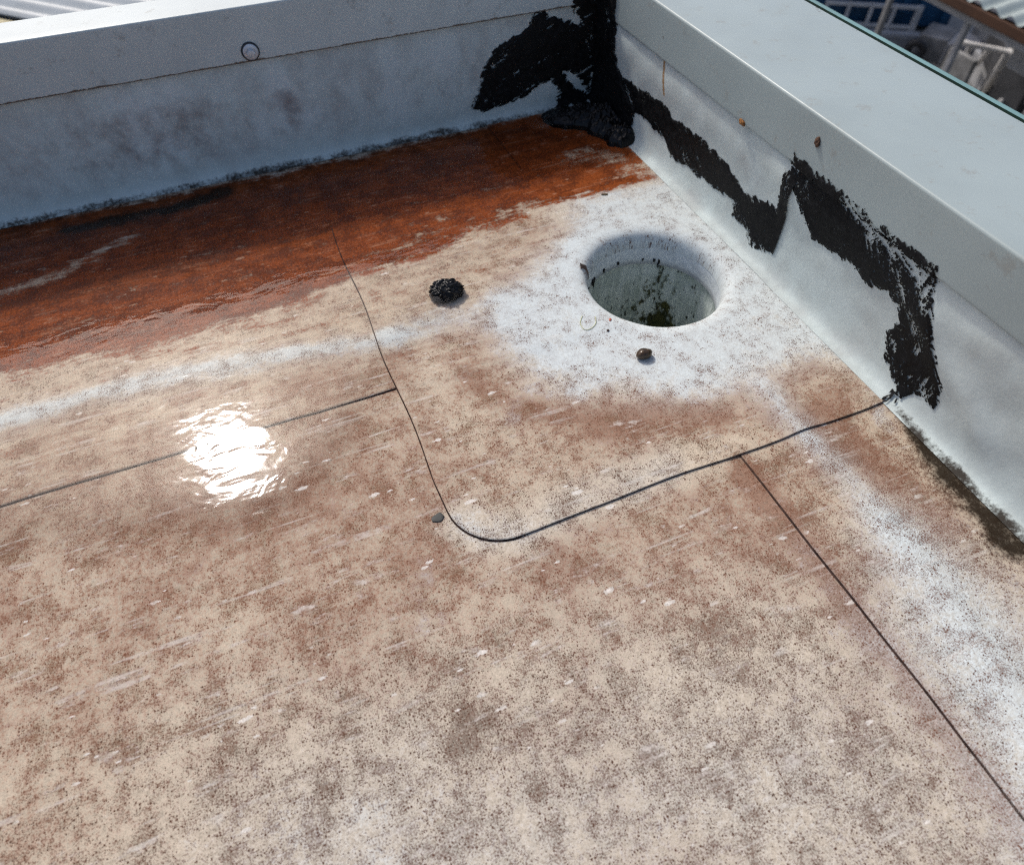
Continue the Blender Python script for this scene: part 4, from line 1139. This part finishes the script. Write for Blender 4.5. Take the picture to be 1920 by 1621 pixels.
M_BROWN = plain('brown_gutter', (.060, .024, .010), .8, 0, .25, 3)
M_PALEG = plain('pale_grey_paint', (.36, .36, .365), .7, 0, .2, 4)
M_DARKG = plain('dark_grey_metal', (.045, .046, .05), .6, 0, .4, 3)
M_MIDG = plain('mid_grey_concrete', (.22, .22, .22), .85, 0, .35, 4)
M_BLUE = plain('blue_container_paint', (.012, .070, .15), .45, 0, .3, 2)
M_WHITE = plain('white_paint', (.55, .54, .53), .6, 0, .15, 5)
M_ROOF2 = plain('pale_green_roof_sheet', (.33, .38, .365), .6, 0, .15, 3)

# open shed with a corrugated roof and a brown gutter
e0, e1 = [(6.216,4.315,-2.1),(6.162,3.469,-2.1)]
Ms = frame_from(e0, e1); Ms.translation.z = GZ
shed = rooted('open_shed', Ms, 'open shed with corrugated roof and brown gutter in the yard below', 'shed')
eh = 1.9
part('gutter', shed, M_BROWN, [((-1.0, -.04, eh - .06), (6, .04, eh + .03))])
part('beam', shed, M_PALEG, [((-1.0, .05, eh - .145), (6, .10, eh - .064))])
corrugated('roof_sheet', 5.0, 7.0, .20, .025, M_ROOF2, shed, (-1.0, -.03, eh + .06), (math.radians(9), 0, 0), 8)
part('back_wall', shed, M_DARKG, [((-1.0, 3.4, 0), (6, 3.5, eh + .4))])
for k in range(6):
    part('post', shed, M_PALEG if k % 2 else M_MIDG, [((-.95 + k * 1.05, .10, 0), (-.895 + k * 1.05, .155, eh - .15))])
for k in range(6):
    x0 = -.85 + k * .62
    part('wall_panel', shed, (M_MIDG, M_DARKG, M_PALEG)[k % 3], [((x0, 1.2 + .2 * (k % 2), .0), (x0 + .40, 1.26 + .2 * (k % 2), 1.0 + .3 * (k % 3)))])
part('side_panel', shed, M_PALEG, [((.40, .55, eh - .52), (.86, .60, eh - .15))])

# blue container
b0, b1 = [(8.237,7.95,-4),(9.521,7.222,-4)]
Mb = frame_from(b0, b1)
box = rooted('shipping_container', Mb, 'dark blue container standing in the yard behind the white railing', 'container')
Lc = 3.2
part('body', box, M_BLUE, [((-3.2, .35, .05), (1.95, 2.7, 2.5))], .03)
for k in range(20):
    part('wall_rib', box, M_BLUE, [((-3.1 + k * .24, .31, .25), (-3.0 + k * .24, .349, 2.4))], .012)
for x0 in (-3.2, 1.85):
    part('corner_post', box, M_BLUE, [((x0, .28, .0), (x0 + .12, .345, 2.52))], .012)

# white railing and its kerb
r0, r1 = [(9.156,7.638,-4),(9.559,7.376,-4)]
Mr = frame_from(r0, r1)
rail = rooted('white_railing', Mr, 'low white railing of square frames in front of the blue container', 'railing')
Lr = (Vector(r1) - Vector(r0)).length
part('rail', rail, M_WHITE, [((-.9, -.03, .35), (Lr, .03, .40))], .01)
part('rail', rail, M_WHITE, [((-.9, -.03, .08), (Lr, .03, .13))], .01)
for k in range(6):
    x0 = Lr - .06 - k * .33
    part('post', rail, M_WHITE, [((x0, -.031, .0), (x0 + (.09 if k == 0 else .05), .031, .405))], .008)
part('kerb', rail, M_PALEG, [((-1.2, -.20, 0), (Lr + .1, -.04, .07))], .01)

# white tubular frame with rungs
top = [(7.673,5.182,-3),(7.748,5.037,-3),(7.866,4.876,-3),(7.983,4.717,-3),(7.952,4.444,-3)]
bot = [(8.982,6.159,-3.7),(8.945,5.9,-3.7),(9.023,5.724,-3.7),(8.563,5.133,-3.7),(8.635,4.76,-3.7)]
fr = tag(empty('tubular_frame', bot[2]), 'white tubular frame with slanting rungs lying in front of the shed', 'frame')
def tpart(name, pts, r):
    bm = bmesh.new(); tube_bm(bm, pts, r, 8); o = bm_obj(name, bm, M_WHITE, None, True); adopt(o, fr)
tpart('rail', top, .030)
tpart('rail', bot[:3], .028)
for k in range(1, 4): tpart('rung', [top[k], bot[k]], .030 if k < 3 else .045)
tpart('leg', [bot[3], (bot[3][0], bot[3][1], GZ)], .03); tpart('leg', [bot[0], (bot[0][0], bot[0][1], GZ)], .03)
tpart('leg', [top[4], (top[4][0], top[4][1], GZ)], .03)

# concrete blocks, tyre, dark cart, pole
BL = [(9.378,6.751,-4),(9.54,6.445,-4),(9.281,5.676,-4),(10.01,6.089,-4),(9.347,7.213,-4),(9.373,6.176,-4)]
for k, (p, s, m, lab) in enumerate(((BL[0], (.55, .40, .30), M_MIDG, 'grey concrete block beside the black tyre in the yard'),
                                    (BL[1], (.50, .45, .28), M_PALEG, 'pale concrete block between tyre and white tubular frame'),
                                    (BL[2], (.60, .35, .35), M_PALEG, 'pale low block below the white tubular frame'),
                                    (BL[3], (.90, .60, .45), M_MIDG, 'wide grey block under the white tubular frame'),
                                    (BL[5], (.45, .30, .22), M_DARKG, 'small dark block in the yard nearest the coping'))):
    r = tag(empty('concrete_block', p, .5 + .3 * k), lab, 'block')
    part('body', r, m, [((-s[0] / 2, -s[1] / 2, 0), (s[0] / 2, s[1] / 2, s[2]))], .02)
    part('lifting_hole', r, M_DARKG, [((-s[0] / 5, -s[1] / 2 - .006, s[2] * .35), (s[0] / 5, -s[1] / 2 - .0005, s[2] * .7))], .002)
ty = [(8.918,6.667,-3.75)][0]
bm = bmesh.new()
R0, r0_ = .10, .05
ring = []
for i in range(28):
    a = 2 * math.pi * i / 28
    ring.append([bm.verts.new(((R0 + r0_ * math.cos(b)) * math.cos(a), r0_ * 1.1 * math.sin(b), (R0 + r0_ * math.cos(b)) * math.sin(a))) for b in [2 * math.pi * j / 12 for j in range(12)]])
for i in range(28):
    for j in range(12):
        bm.faces.new((ring[i][j], ring[(i + 1) % 28][j], ring[(i + 1) % 28][(j + 1) % 12], ring[i][(j + 1) % 12]))
o = bm_obj('tyre', bm, M_RUBBER, None, True); o.location = (ty[0], ty[1], GZ + .15); o.rotation_euler = (0, 0, -.9)
tag(o, 'upright black tyre standing in the yard beside the railing', 'tyre')
ct = [(9.038,4.876,-4)][0]
cart = tag(empty('yard_cart', ct, .9), 'dark flat cart at the right edge beyond the coping', 'cart')
part('bed', cart, M_DARKG, [((-.7, -.5, .35), (.9, .5, .43))], .02)
part('side_board', cart, M_DARKG, [((-.7, -.5, .431), (.9, -.45, .75))], .01)
part('side_board', cart, M_DARKG, [((-.7, .45, .431), (.9, .5, .75))], .01)
for wx_ in (-.45, .65):
    part('axle_block', cart, M_RUBBER, [((wx_ - .16, -.42, 0), (wx_ + .16, .42, .345))], .06)
pp = [(7.536,4.234,-3.3),(8.426,4.657,-3.3)]
pole = tag(empty('metal_pole', pp[0]), 'slanting grey metal pole leaning by the dark cart', 'pole')
bm = bmesh.new(); tube_bm(bm, [pp[0], pp[1]], .035, 8); o = bm_obj('shaft', bm, M_PALEG, None, True); adopt(o, pole)
bm = bmesh.new(); tube_bm(bm, [(pp[0][0], pp[0][1], GZ), pp[0]], .03, 8); o = bm_obj('foot', bm, M_PALEG, None, True); adopt(o, pole)
